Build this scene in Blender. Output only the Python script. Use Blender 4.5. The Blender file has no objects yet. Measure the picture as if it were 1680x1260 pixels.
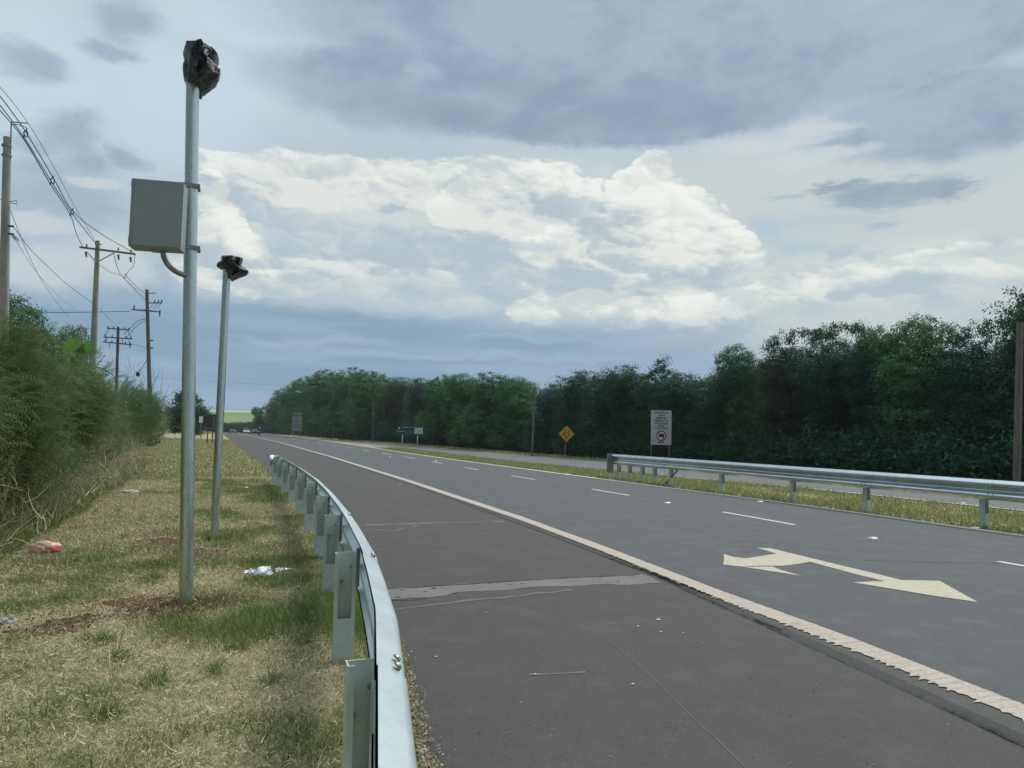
import bpy, bmesh, math, random
import numpy as np
from mathutils import Vector, Matrix
random.seed(7); RNG = np.random.default_rng(11)
S = bpy.context.scene; COL = S.collection
R_ = math.radians

# ------------------------------------------------------------------ camera
FPX = 1230.0; YAW = R_(20.91); PITCH = math.atan(81.9/1230); ROLL = R_(1.2); EYE = 1.6
cam = bpy.data.objects.new('camera', bpy.data.cameras.new('camera')); COL.objects.link(cam)
cam.data.sensor_width = 36; cam.data.lens = 36*FPX/1680
cam.data.clip_start = .05; cam.data.clip_end = 9000
MC = Matrix.Rotation(-YAW, 3, 'Z') @ Matrix.Rotation(math.pi/2+PITCH, 3, 'X') @ Matrix.Rotation(ROLL, 3, 'Z')
cam.matrix_world = Matrix.Translation((0, 0, EYE)) @ MC.to_4x4()
S.camera = cam

def ray(px, py): return MC @ Vector(((px-840)/FPX, -(py-630)/FPX, -1))
def gp(px, py, z=0.0):
    d = ray(px, py); t = (z-EYE)/d.z; return Vector((d.x*t, d.y*t, z))
def at_v(px, py, v):
    d = ray(px, py); t = v/d.y; return Vector((d.x*t, v, EYE+d.z*t))
def at_u(px, py, u):
    d = ray(px, py); t = u/d.x; return Vector((u, d.y*t, EYE+d.z*t))
def at_z(px, py, z):          # z = distance along the view axis
    d = ray(px, py); return Vector((d.x*z, d.y*z, EYE+d.z*z))

# ------------------------------------------------------------------ light
SUN_AZ, SUN_EL = 62.0, 52.0          # degrees clockwise from +Y (the road), elevation
S.view_settings.view_transform = 'Standard'; S.view_settings.look = 'None'
S.view_settings.exposure = 0.0; S.view_settings.gamma = 1.0
sun = bpy.data.objects.new('sun', bpy.data.lights.new('sun', 'SUN')); COL.objects.link(sun)
sun.data.energy = 2.6; sun.data.angle = R_(14); sun.data.color = (1, .95, .87)
sd = Vector((math.sin(R_(SUN_AZ))*math.cos(R_(SUN_EL)), math.cos(R_(SUN_AZ))*math.cos(R_(SUN_EL)), math.sin(R_(SUN_EL))))
sun.rotation_euler = sd.to_track_quat('Z', 'Y').to_euler(); sun.location = (0, 0, 50)

# ------------------------------------------------------------------ node helpers
class NT:
    def __init__(s, tree): s.t = tree; s.l = tree.links
    def n(s, typ, **kw):
        nd = s.t.nodes.new(typ)
        for k, v in kw.items(): setattr(nd, k, v)
        return nd
    def put(s, sock, v):
        if isinstance(v, bpy.types.NodeSocket): s.l.new(v, sock)
        elif v is not None:
            if isinstance(v, (tuple, list)) and sock.type == 'RGBA' and len(v) == 3: v = (*v, 1)
            sock.default_value = v
    def m(s, op, a, b=None, c=None, clamp=False):
        nd = s.n('ShaderNodeMath', operation=op, use_clamp=clamp)
        s.put(nd.inputs[0], a); s.put(nd.inputs[1], b)
        if c is not None: s.put(nd.inputs[2], c)
        return nd.outputs[0]
    def v(s, op, a, b=None, scale=None):
        nd = s.n('ShaderNodeVectorMath', operation=op)
        s.put(nd.inputs[0], a); s.put(nd.inputs[1], b)
        if scale is not None: s.put(nd.inputs['Scale'], scale)
        return nd.outputs['Value'] if op in ('LENGTH', 'DOT_PRODUCT', 'DISTANCE') else nd.outputs[0]
    def ss(s, x, a, b):       # smoothstep a..b
        nd = s.n('ShaderNodeMapRange', interpolation_type='SMOOTHSTEP')
        s.put(nd.inputs[0], x); s.put(nd.inputs[1], a); s.put(nd.inputs[2], b)
        return nd.outputs[0]
    def mix(s, f, a, b, mode='MIX'):
        nd = s.n('ShaderNodeMix', data_type='RGBA', blend_type=mode)
        s.put(nd.inputs[0], f); s.put(nd.inputs[6], a); s.put(nd.inputs[7], b)
        return nd.outputs[2]
    def noise(s, vec, scale, detail=4, rough=.55, dist=0, col=False, ntype='FBM'):
        nd = s.n('ShaderNodeTexNoise'); s.put(nd.inputs['Vector'], vec)
        nd.inputs['Scale'].default_value = scale; nd.inputs['Detail'].default_value = detail
        nd.inputs['Roughness'].default_value = rough; nd.inputs['Distortion'].default_value = dist
        return nd.outputs['Color'] if col else nd.outputs['Fac']
    def ramp(s, f, stops, interp='LINEAR'):
        nd = s.n('ShaderNodeValToRGB'); s.put(nd.inputs[0], f); cr = nd.color_ramp; cr.interpolation = interp
        while len(cr.elements) < len(stops): cr.elements.new(.5)
        for e, (p, c) in zip(cr.elements, stops): e.position = p; e.color = (*c, 1)
        return nd.outputs[0]
    def blobs(s, p, ells):    # union of ellipses in a 2D coordinate: min normalised radius
        out = None
        for (x, y, rx, ry) in ells:
            q = s.v('SUBTRACT', p, (x, y, 0)); q = s.v('MULTIPLY', q, (1/rx, 1/ry, 0)); r = s.v('LENGTH', q)
            out = r if out is None else s.m('MINIMUM', out, r)
        return out

def lin(r, g, b):
    f = lambda c: (c/255/12.92) if c/255 <= .04045 else ((c/255+.055)/1.055)**2.4
    return (f(r), f(g), f(b))

# ------------------------------------------------------------------ world: broken cumulus and rain cloud sky
def azel(px, py):
    d = ray(px, py).normalized(); return math.degrees(math.atan2(d.x, d.y)), math.degrees(math.asin(d.z))
def E(px, py, rx, ry):
    a, e = azel(px, py); a2, _ = azel(px+rx, py); _, e2 = azel(px, py-ry)
    a1, _ = azel(px-rx, py); return (a, e, abs(a2-a1)/2, abs(e2-e))
W = bpy.data.worlds.new('World'); S.world = W; W.use_nodes = True
W.node_tree.nodes.clear(); w = NT(W.node_tree)
tc = w.n('ShaderNodeTexCoord').outputs['Generated']
sep = w.n('ShaderNodeSeparateXYZ'); w.put(sep.inputs[0], tc)
az = w.m('MULTIPLY', w.m('ARCTAN2', sep.outputs[0], sep.outputs[1]), 57.2958)
el = w.m('MULTIPLY', w.m('ARCSINE', sep.outputs[2]), 57.2958)
cmb = w.n('ShaderNodeCombineXYZ'); w.put(cmb.inputs[0], az); w.put(cmb.inputs[1], el)
AE = cmb.outputs[0]
dv = w.v('MULTIPLY', tc, (1, 1, 2.0))                     # direction, flattened so clouds lie level
C0 = w.v('SUBTRACT', w.noise(dv, 3.2, 3, .6, col=True), (.5,.5,.5))
C1 = w.v('SUBTRACT', w.noise(dv, 6.5, 6, .66, col=True), (.5,.5,.5))
def shift(c, a, e): return w.v('ADD', AE, w.v('MULTIPLY', c, (a, e, 0)))
P_soft = shift(C0, 14, 5); P_mid = shift(C1, 8, 4.2); AEs = shift(C1, 2.5, 2.2)
sky = w.n('ShaderNodeTexSky', sky_type='NISHITA', sun_disc=False)
sky.sun_elevation = R_(SUN_EL); sky.sun_rotation = R_(SUN_AZ); sky.air_density = 1.2; sky.dust_density = 2
skyc = w.v('SCALE', sky.outputs[0], scale=.06)
fine = w.noise(dv, 7, 5, .6); broad = w.noise(dv, 2.2, 3, .55)
base = w.ramp(w.m('DIVIDE', el, 90), [(0, lin(150,175,203)), (.05, lin(141,168,196)), (.095, lin(146,171,196)), (.13, lin(186,201,212)),
        (.24, lin(204,215,222)), (.36, lin(203,217,226)), (1, lin(205,215,225))])
col = w.mix(.18, base, skyc)
# large soft variation
col = w.mix(w.m('MULTIPLY', w.ss(broad, .38, .66), .55), col, lin(176,192,212))
def layer(col, P, ells, c, r0, r1, amt=1.0, mod=None):
    r = w.blobs(P, [E(*e) for e in ells])
    f = w.ss(r, r1, r0); f = w.m('MULTIPLY', f, amt)
    if mod is not None: f = w.m('MULTIPLY', f, mod)
    return w.mix(f, col, c)
# flat grey-blue rain band near the horizon with streaks
streak = w.noise(w.v('MULTIPLY', tc, (3, 3, 40)), 1.0, 3, .5)
# left wedge: bright pale veil
col = layer(col, P_soft, [(60,120,260,200),(300,180,200,160),(420,60,200,90)], lin(203,218,229), .3, 1.2, .75)
# pale cloud right half, low
col = layer(col, P_soft, [(1430,480,400,130),(1640,420,260,190),(1300,300,300,70),(1000,520,200,60)], lin(204,209,211), .5, 1.25, .92)
# dark stratus mass across the top
col = layer(col, P_mid, [(950,60,560,110),(720,150,290,75),(1250,110,420,105),(1000,190,440,48),(1560,190,260,80),(1500,60,300,90)],
            w.mix(w.ss(fine, .36, .64), lin(145,160,184), lin(167,182,202)), .72, 1.18, .92)
col = layer(col, P_soft, [(690,190,210,35),(1000,200,300,28),(900,150,160,40)], lin(143,161,180), .3, 1.2, .5)
col = layer(col, P_mid, [(690,122,35,22),(1500,20,60,20),(1560,70,120,60)], lin(176,190,208), .3, 1.2, .6)
# torn light gap under the stratus at right
col = layer(col, P_mid, [(1345,208,65,20),(1270,235,120,18),(1350,262,110,18)], lin(208,213,218), .4, 1.15, .8)
# grey blue scraps in the left of the sky
col = layer(col, P_mid, [(225,35,70,40),(205,80,50,20),(40,95,75,42),(120,225,75,36),(150,262,60,26),(222,262,42,20)],
            lin(152,173,194), .25, 1.3, .8)
col = layer(col, P_mid, [(95,322,95,38),(60,280,90,30),(150,350,50,22),(40,235,60,20)], lin(160,179,199), .25, 1.3, .75)
col = layer(col, P_mid, [(60,450,130,50),(180,430,90,50),(60,370,80,25),(150,300,60,12)], lin(205,211,216), .5, 1.2, .8)
# the cumulus bank ---------------------------------------------------
def vor(vec, scale):
    n = w.n('ShaderNodeTexVoronoi', feature='F1'); w.put(n.inputs['Vector'], vec); n.inputs['Scale'].default_value = scale
    d_ = n.outputs['Distance']; return w.m('MULTIPLY', d_, d_)
wn = w.v('MULTIPLY', w.v('SUBTRACT', w.noise(dv, 14, 4, .6, col=True), (.5,.5,.5)), (.10,.10,.10))
dvw = w.v('ADD', dv, wn); OFF = (.5, -.2, 1.0)
def billow(scale, k):
    o = tuple(k*x/scale for x in OFF); v0 = vor(dvw, scale)
    return v0, w.m('SUBTRACT', v0, vor(w.v('ADD', dvw, o), scale))
(_, b1), (v17, b2), (v38, b3) = billow(7, .28), billow(17, .28), billow(38, .28)
soft = w.m('SUBTRACT', w.noise(dv, 4.5, 4, .55), w.noise(w.v('ADD', dv, (.03,-.012,.07)), 4.5, 4, .55))
relf = w.m('ADD', w.m('ADD', w.m('MULTIPLY', b1, -.62), w.m('MULTIPLY', b2, -.50)), w.m('ADD', w.m('MULTIPLY', b3, -.34), w.m('MULTIPLY', soft, 1.6)))
shade = w.ss(relf, -.24, .24)
body = w.ramp(shade, [(0, lin(184,195,205)), (.35, lin(203,209,214)), (.65, lin(217,220,220)), (1, lin(231,231,228))])
lit = w.ramp(shade, [(0, lin(208,213,215)), (.4, lin(224,226,224)), (1, lin(244,243,238))])
soft_body = w.mix(w.ss(relf, -.3, .3), lin(182,195,207), lin(213,217,218))
vd = w.m('ADD', w.m('MULTIPLY', w.m('SUBTRACT', v17, .22), 1.0), w.m('MULTIPLY', w.m('SUBTRACT', v38, .22), .5))
def mass(col, P, ells, cbody, clit, e=.05, amt=1.0, rim=.55, vk=.35, bot=None):
    r = w.blobs(P, [E(*x) for x in ells]); r = w.m('ADD', r, w.m('MULTIPLY', vd, vk))
    f = w.m('MULTIPLY', w.ss(r, 1+e, 1-e), amt)
    r2 = w.m('ADD', w.blobs(w.v('ADD', P, (1.1, 1.5, 0)), [E(*x) for x in ells]), w.m('MULTIPLY', vd, vk))
    c = w.mix(w.ss(r2, rim+.15, 1.25), cbody, clit)
    if bot: f = w.m('MULTIPLY', f, w.ss(el, azel(700, bot[1])[1], azel(700, bot[0])[1]))
    return w.mix(f, col, c)
# wide soft bank behind, fading into the rain band
col = layer(col, P_mid, [(620,330,330,80),(500,300,180,50),(850,330,220,80),(600,410,330,80),(860,430,330,80),(430,430,140,62),(600,480,330,48),(1500,450,230,60),(1380,440,170,50)], soft_body, .62, 1.15, .93)
col = mass(col, AEs, [(640,300,270,42),(500,295,170,50),(790,300,120,44),(400,262,70,16)], body, lit, .10, .75, .5)
# left tower, lit from the right
col = mass(col, AEs, [(372,372,40,42),(345,315,36,40),(392,425,62,46),(440,462,90,34),(340,420,60,60)], body, lit, .06, .95, .45, .3)
# middle shelf clouds
col = mass(col, AEs, [(560,455,190,40),(700,440,130,34),(470,455,90,30)], soft_body, body, .16, .7, .3)
# the big towers: back one, then the main wall
col = mass(col, AEs, [(900,320,66,56),(850,340,70,60),(780,345,80,60),(940,360,70,70)], body, lit, .05, .95, .45)
col = mass(col, AEs, [(1068,278,34,34),(1050,330,72,60),(1120,345,66,50),(1170,385,62,56),(1205,415,48,52),(1090,430,170,74),(960,430,120,70),(1000,370,70,60)], body, lit, .045, 1.0, .62)
col = mass(col, AEs, [(1040,352,60,46),(1010,400,60,44),(1120,410,62,50)], body, lit, .10, .8, .5)
col = mass(col, AEs, [(1310,432,46,24),(1270,462,90,34),(1400,455,130,34),(1530,440,120,30),(1640,430,90,30)], body, lit, .16, .75, .4)
# lower row
col = mass(col, AEs, [(890,515,60,26),(960,505,56,28),(1030,515,90,32),(1120,520,80,34),(1220,510,110,40)], body, lit, .10, .85, .35)
# bluish shade bands and bases
col = layer(col, P_mid, [(560,500,300,16),(760,478,160,16),(860,450,90,16),(860,402,80,10),(1040,548,190,10)], lin(180,194,207), .2, 1.2, .6)
col = layer(col, P_mid, [(1255,372,30,30),(1290,398,55,14)], lin(180,199,211), .3, 1.1, .7)
col = layer(col, P_mid, [(1300,505,150,16),(1560,440,90,18),(1600,520,90,18),(1110,470,90,10)], lin(186,198,206), .3, 1.2, .5)
# dark scraps and wisps
PL = w.v('ADD', shift(C1, 5, 2.2), w.v('MULTIPLY', w.v('SUBTRACT', w.noise(w.v('MULTIPLY', dv, (1,1,3)), 40, 3, .65, col=True), (.5,.5,.5)), (3.0, 1.0, 0)))
col = layer(col, PL, [(1465,318,122,27),(1530,312,70,20),(1390,306,60,10)], w.mix(w.ss(fine, .4, .62), lin(143,162,178), lin(160,176,189)), .45, 1.2, .9)
col = layer(col, PL, [(645,340,34,9),(345,292,26,12),(1300,320,44,7),(1440,372,40,8)], lin(170,187,202), .2, 1.2, .75)
# rain band
lowf = w.m('MULTIPLY', w.ss(w.m('ADD', el, w.m('MULTIPLY', w.m('SUBTRACT', broad, .5), 3.0)), 9.6, 7.6), w.ss(az, 44, 24))
lowc = w.mix(w.ss(streak, .4, .62), lin(137,164,188), lin(150,174,198))
col = w.mix(w.m('MULTIPLY', lowf, .93), col, lowc)
col = layer(col, P_mid, [(830,590,420,8),(520,560,180,7),(900,560,200,6)], lin(163,182,204), .3, 1.2, .6)
# brightness added to the unseen sky overhead and sunward, to light the road
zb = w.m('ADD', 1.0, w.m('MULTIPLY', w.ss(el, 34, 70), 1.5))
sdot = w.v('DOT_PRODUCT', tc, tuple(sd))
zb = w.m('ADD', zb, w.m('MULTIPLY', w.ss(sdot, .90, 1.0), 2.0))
hz_ = w.v('NORMALIZE', w.v('MULTIPLY', tc, (1, 1, 0)))          # unseen sky dimmed away from the sun, added to deepen shade on the metal
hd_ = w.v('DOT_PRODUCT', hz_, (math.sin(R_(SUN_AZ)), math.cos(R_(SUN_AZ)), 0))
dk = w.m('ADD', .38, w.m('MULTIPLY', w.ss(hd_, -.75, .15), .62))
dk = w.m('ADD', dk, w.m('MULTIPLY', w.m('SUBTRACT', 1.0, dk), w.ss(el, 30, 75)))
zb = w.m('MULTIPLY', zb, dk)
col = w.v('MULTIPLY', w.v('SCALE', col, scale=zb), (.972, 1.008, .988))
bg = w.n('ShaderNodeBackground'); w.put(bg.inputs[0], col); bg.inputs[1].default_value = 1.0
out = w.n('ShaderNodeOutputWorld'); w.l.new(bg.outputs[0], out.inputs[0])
W.cycles.sampling_method = 'MANUAL'; W.cycles.sample_map_resolution = 256

# ------------------------------------------------------------------ materials
def new_mat(name):
    m = bpy.data.materials.new(name); m.use_nodes = True; m.node_tree.nodes.clear(); t = NT(m.node_tree)
    b = t.n('ShaderNodeBsdfPrincipled'); o = t.n('ShaderNodeOutputMaterial'); t.l.new(b.outputs[0], o.inputs[0])
    return m, t, b, o
def obj_co(t): return t.n('ShaderNodeTexCoord').outputs['Object']
def world_co(t): return t.n('ShaderNodeNewGeometry').outputs['Position']
def bump(t, b, h, strength=.3, dist=.01):
    n = t.n('ShaderNodeBump'); n.inputs['Strength'].default_value = strength; n.inputs['Distance'].default_value = dist
    t.put(n.inputs['Height'], h); t.l.new(n.outputs[0], b.inputs['Normal'])
def simple(name, c1, c2=None, rough=.6, metal=0, scale=8, rough2=None, bmp=0, stretch=(1,1,1), spec=.5, lo=.35, hi=.65):
    m, t, b, o = new_mat(name); co = t.v('MULTIPLY', obj_co(t), stretch)
    f = t.noise(co, scale, 5, .6)
    t.put(b.inputs['Base Color'], t.mix(t.ss(f, lo, hi), c1, c2 or tuple(x*.8 for x in c1)))
    b.inputs['Metallic'].default_value = metal; b.inputs['Specular IOR Level'].default_value = spec
    if rough2 is None: b.inputs['Roughness'].default_value = rough
    else: t.put(b.inputs['Roughness'], t.m('ADD', rough, t.m('MULTIPLY', f, rough2-rough)))
    if bmp: bump(t, b, t.noise(co, scale*6, 3, .6), bmp)
    return m
def leaf_mat(name, stops, rough=.55, trans=.25, patch=None, pscale=.5):
    m, t, b, o = new_mat(name)
    g = t.n('ShaderNodeNewGeometry'); c = t.ramp(g.outputs['Random Per Island'], stops)
    if patch:
        f = t.ss(t.noise(g.outputs['Position'], pscale, 3, .6), .42, .6); c = t.mix(t.m('MULTIPLY', f, .75), c, patch)
    t.put(b.inputs['Base Color'], c); b.inputs['Roughness'].default_value = rough; b.inputs['Specular IOR Level'].default_value = .12
    tr = t.n('ShaderNodeBsdfTranslucent'); t.put(tr.inputs[0], c)
    mx = t.n('ShaderNodeMixShader'); mx.inputs[0].default_value = trans
    t.l.new(b.outputs[0], mx.inputs[1]); t.l.new(tr.outputs[0], mx.inputs[2]); t.l.new(mx.outputs[0], o.inputs[0])
    return m

def galv(name, base=(.50,.56,.58), metal=.75, rough=.42, spangle=35, str_=(1,1,1), sp_amt=.3, rv=.14):
    m, t, b, o = new_mat(name); co = t.v('MULTIPLY', obj_co(t), str_)
    vo = t.n('ShaderNodeTexVoronoi'); t.put(vo.inputs['Vector'], co); vo.inputs['Scale'].default_value = spangle
    f = t.noise(co, 4, 5, .65)
    c = t.mix(t.ss(f, .3, .7), tuple(x*.84 for x in base), base)
    sp = t.n('ShaderNodeSeparateColor'); t.l.new(vo.outputs['Color'], sp.inputs[0])
    c = t.mix(t.m('MULTIPLY', sp.outputs[0], sp_amt), c, tuple(min(1, x*1.35) for x in base))
    t.put(b.inputs['Base Color'], c); b.inputs['Metallic'].default_value = metal
    t.put(b.inputs['Roughness'], t.m('ADD', rough-rv*.45, t.m('MULTIPLY', sp.outputs[1], rv)))
    return m
M = {}
M['galv'] = galv('galvanised_steel', (0.552,0.626,0.598), .25, .45, 40, (0.900,0.900,0.900), .2); M['galv_rail'] = galv('galvanised_rail', (0.607,0.672,0.681), .72, .34, 60, (0.900,0.900,0.900), .08, .03); M['galv_median'] = galv('galvanised_median_rail', (0.681,0.727,0.736), .96, .16, 60, (0.900,0.900,0.900), .02, .0)
M['galv_pole'] = galv('galvanised_pole', (.54,.61,.59), .85, .28, 60, (1, 1, .3))
M['galv_dark'] = simple('dull_galvanised_steel', (.28,.32,.33), (.2,.23,.24), .5, .6, 10)
M['bolt'] = simple('bolt_steel', (.22,.22,.2), (.35,.33,.3), .5, .8, 30)
M['box'] = simple('grey_paint', (.26,.285,.30), (.23,.255,.27), .45, 0, 2.5, lo=.2, hi=.8)
M['conduit'] = simple('conduit_metal', (.3,.3,.29), (.2,.2,.2), .35, .7, 12)
M['wire'] = simple('cable_black', (.02,.02,.022), (.035,.035,.04), .6)
M['concrete_pole'] = simple('pole_concrete', (.33,.32,.29), (.22,.215,.2), .9, 0, 3, stretch=(1,1,.25), bmp=.2)
M['wood_pole'] = simple('weathered_wood', (.16,.15,.135), (.085,.08,.072), .9, 0, 6, stretch=(4,4,.3), bmp=.4)
M['wood_pale'] = simple('pale_wood', (.20,.17,.155), (.12,.105,.10), .9, 0, 6, stretch=(4,4,.3), bmp=.4)
M['ceramic'] = simple('insulator_ceramic', (.10,.075,.06), (.2,.18,.16), .3)
M['rust'] = simple('rusty_brown', (.09,.07,.06), (.055,.045,.04), .8, 0, 9)
M['white_sign'] = simple('white_sign_sheet', (.50,.53,.54), (.42,.45,.46), .5, 0, 1.5)
M['dull_sign'] = simple('dull_white_sign_sheet', (.34,.33,.34), (.26,.25,.26), .55, 0, 1.5)
M['ink'] = simple('black_ink', (.02,.022,.028), (.03,.03,.035), .6)
M['dark_red'] = simple('dark_red_ink', (.08,.008,.012), (.05,.005,.01), .6)
M['pink_white'] = simple('pinkish_white_ink', (.62,.5,.52), (.7,.6,.62), .6)
M['yellow'] = simple('yellow_sign_sheet', (.62,.38,.03), (.52,.30,.025), .45, 0, 3)
M['green_sign'] = simple('green_sign_sheet', (.005,.12,.105), (.004,.09,.085), .4, 0, 1)
M['blue_sign'] = simple('blue_sign_sheet', (.008,.045,.10), (.006,.035,.08), .4, 0, 1)
M['sign_white'] = simple('white_lettering', (.75,.77,.78), (.65,.68,.7), .5)
M['light_blue'] = simple('pale_blue_lettering', (.28,.5,.6), (.22,.42,.52), .5)
M['dark_board'] = simple('dark_board', (.012,.016,.024), (.02,.024,.03), .6)
M['brown_post'] = simple('brown_post', (.07,.035,.025), (.05,.03,.02), .8)
M['white_paint'] = simple('white_vehicle_paint', (.75,.76,.78), (.68,.7,.72), .25)
M['dark_paint'] = simple('dark_vehicle_paint', (.02,.025,.03), (.03,.03,.035), .25)
M['glass'] = simple('dark_window_glass', (.01,.012,.015), (.015,.02,.022), .08)
M['rubber'] = simple('black_rubber', (.012,.012,.012), (.02,.02,.02), .8)
M['lamp'] = simple('lamp_glass', (.8,.8,.75), (.9,.9,.85), .15)
M['navy'] = simple('navy_cloth', (.012,.02,.05), (.02,.03,.06), .8)
M['helmet'] = simple('white_helmet', (.7,.7,.7), (.6,.6,.6), .3)
M['skin'] = simple('skin', (.3,.17,.11), (.25,.14,.09), .6)
M['bark'] = simple('bark', (.10,.085,.06), (.055,.045,.035), .9, 0, 5, stretch=(3,3,.5), bmp=.4)
M['pale_bark'] = simple('pale_bark', (.17,.155,.11), (.09,.085,.06), .9, 0, 5, stretch=(3,3,.5))
M['dry_stem'] = simple('dry_stem', (.30,.27,.17), (.18,.17,.10), .8, 0, 3)
M['stem'] = simple('green_stem', (.08,.09,.04), (.11,.10,.05), .8, 0, 3)

# foliage
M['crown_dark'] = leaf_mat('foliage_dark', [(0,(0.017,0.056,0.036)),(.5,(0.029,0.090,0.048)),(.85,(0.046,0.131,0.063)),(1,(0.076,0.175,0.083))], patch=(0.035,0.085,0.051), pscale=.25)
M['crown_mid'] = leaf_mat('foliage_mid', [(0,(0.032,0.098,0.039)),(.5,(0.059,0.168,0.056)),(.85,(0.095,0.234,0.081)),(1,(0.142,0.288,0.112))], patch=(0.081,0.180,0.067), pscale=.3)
M['crown_olive'] = leaf_mat('foliage_olive', [(0,(0.038,0.067,0.031)),(.5,(0.065,0.106,0.049)),(.85,(0.095,0.138,0.072)),(1,(0.123,0.172,0.091))], patch=(0.048,0.067,0.039), pscale=.3)
M['crown_left'] = leaf_mat('foliage_left', [(0,(0.022,0.060,0.018)),(.5,(0.036,0.102,0.026)),(1,(0.072,0.168,0.039))])
M['bush_leaf'] = leaf_mat('feathery_foliage', [(0,(0.053,0.090,0.034)),(.4,(0.088,0.149,0.052)),(.75,(0.129,0.202,0.074)),(.92,(0.187,0.221,0.105)),(1,(0.374,0.305,0.222))], patch=(0.137,0.187,0.065), pscale=.3, trans=.4)
M['bush_dark'] = leaf_mat('dark_feathery_foliage', [(0,(0.036,0.076,0.035)),(.5,(0.068,0.127,0.050)),(.9,(0.104,0.176,0.073)),(1,(0.176,0.196,0.106))], patch=(0.083,0.137,0.052), pscale=.3, trans=.4)
M['bush_olive'] = leaf_mat('olive_scrub', [(0,(0.081,0.103,0.048)),(.5,(0.138,0.161,0.072)),(.9,(0.207,0.207,0.108)),(1,(0.310,0.265,0.168))], trans=.4)
M['banana'] = leaf_mat('banana_leaf', [(0,(.085,.19,.04)),(1,(.13,.25,.06))], .35, .4)
M['grass'] = leaf_mat('grass_blades', [(0,(0.138,0.189,0.057)),(.4,(0.193,0.243,0.079)),(.7,(0.275,0.297,0.122)),(.9,(0.441,0.392,0.215)),(1,(0.579,0.499,0.315))], .6, .25, patch=(0.331,0.304,0.157), pscale=.6)
M['grass_green'] = leaf_mat('green_blades', [(0,(0.078,0.144,0.030)),(.5,(0.130,0.204,0.048)),(.9,(0.208,0.264,0.078)),(1,(0.364,0.324,0.144))], .6, .25)
M['straw'] = leaf_mat('dry_straw', [(0,(.24,.20,.11)),(.5,(.36,.31,.19)),(1,(.52,.46,.31))], .7, .15)
M['lawn_straw'] = leaf_mat('mown_straw', [(0,(0.269,0.237,0.135)),(.5,(0.440,0.380,0.231)),(.9,(0.611,0.534,0.353)),(1,(0.807,0.724,0.524))], .7, .15)
M['median_grass'] = leaf_mat('median_blades', [(0,(0.144,0.180,0.054)),(.5,(0.264,0.294,0.108)),(.9,(0.396,0.384,0.180)),(1,(0.552,0.504,0.300))], .6, .25)

# ground ------------------------------------------------------------
def make_ground_mat():
    m, t, b, o = new_mat('verge_ground'); P = world_co(t)
    n1 = t.noise(P, .55, 5, .6); n2 = t.noise(P, 9, 4, .65); n3 = t.noise(P, 60, 3, .6)
    c = t.mix(t.ss(n1, .36, .62), (.19,.19,.085), (.38,.33,.20))
    c = t.mix(t.m('MULTIPLY', t.ss(n2, .45, .7), .6), c, (.36,.31,.19))
    c = t.mix(t.m('MULTIPLY', t.ss(n2, .5, .3), .6), c, (.10,.09,.05))
    # bare red-brown soil dug up round the pole feet
    wp = t.v('ADD', P, t.v('MULTIPLY', t.v('SUBTRACT', t.noise(P, 2.2, 5, .65, col=True), (.5,.5,.5)), (1.3,1.3,0)))
    r = t.blobs(wp, [(-.55,7.7,.45,.35),(-1.2,7.05,.35,.28),(.05,7.5,.28,.22),(-.35,7.2,.3,.2),(-.7,11.6,.45,.5),(-.30,10.4,.45,.5),(-.75,12.8,.4,.35),(-1.9,9.4,.3,.2),(-.9,8.9,.25,.15),(.45,9.0,.3,.15)])
    soil = t.ss(t.m('ADD', r, t.m('MULTIPLY', t.m('SUBTRACT', n2, .5), 1.6)), 1.05, .75)
    c = t.mix(t.m('MULTIPLY', soil, .95), c, t.mix(n3, (.065,.032,.019), (.135,.070,.042)))
    # far cultivated hillside
    sp = t.n('ShaderNodeSeparateXYZ'); t.put(sp.inputs[0], P); Y = sp.outputs[1]
    f1 = t.ss(Y, 200, 235); fl = t.noise(t.v('MULTIPLY', P, (.004,.03,.03)), 1.0, 3, .5)
    field = t.mix(t.ss(fl, .4, .6), (.13,.20,.075), (.17,.22,.10))
    field = t.mix(t.ss(Y, 520, 545), field, (.36,.47,.16))
    field = t.mix(t.m('MULTIPLY', t.ss(Y, 300, 260), .8), field, (.05,.08,.04))
    c = t.mix(f1, c, field)
    t.put(b.inputs['Base Color'], c); b.inputs['Roughness'].default_value = .95; b.inputs['Specular IOR Level'].default_value = .1
    bump(t, b, t.m('ADD', n2, t.m('MULTIPLY', n3, .5)), .9, .04)
    return m
M['ground'] = make_ground_mat()
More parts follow.
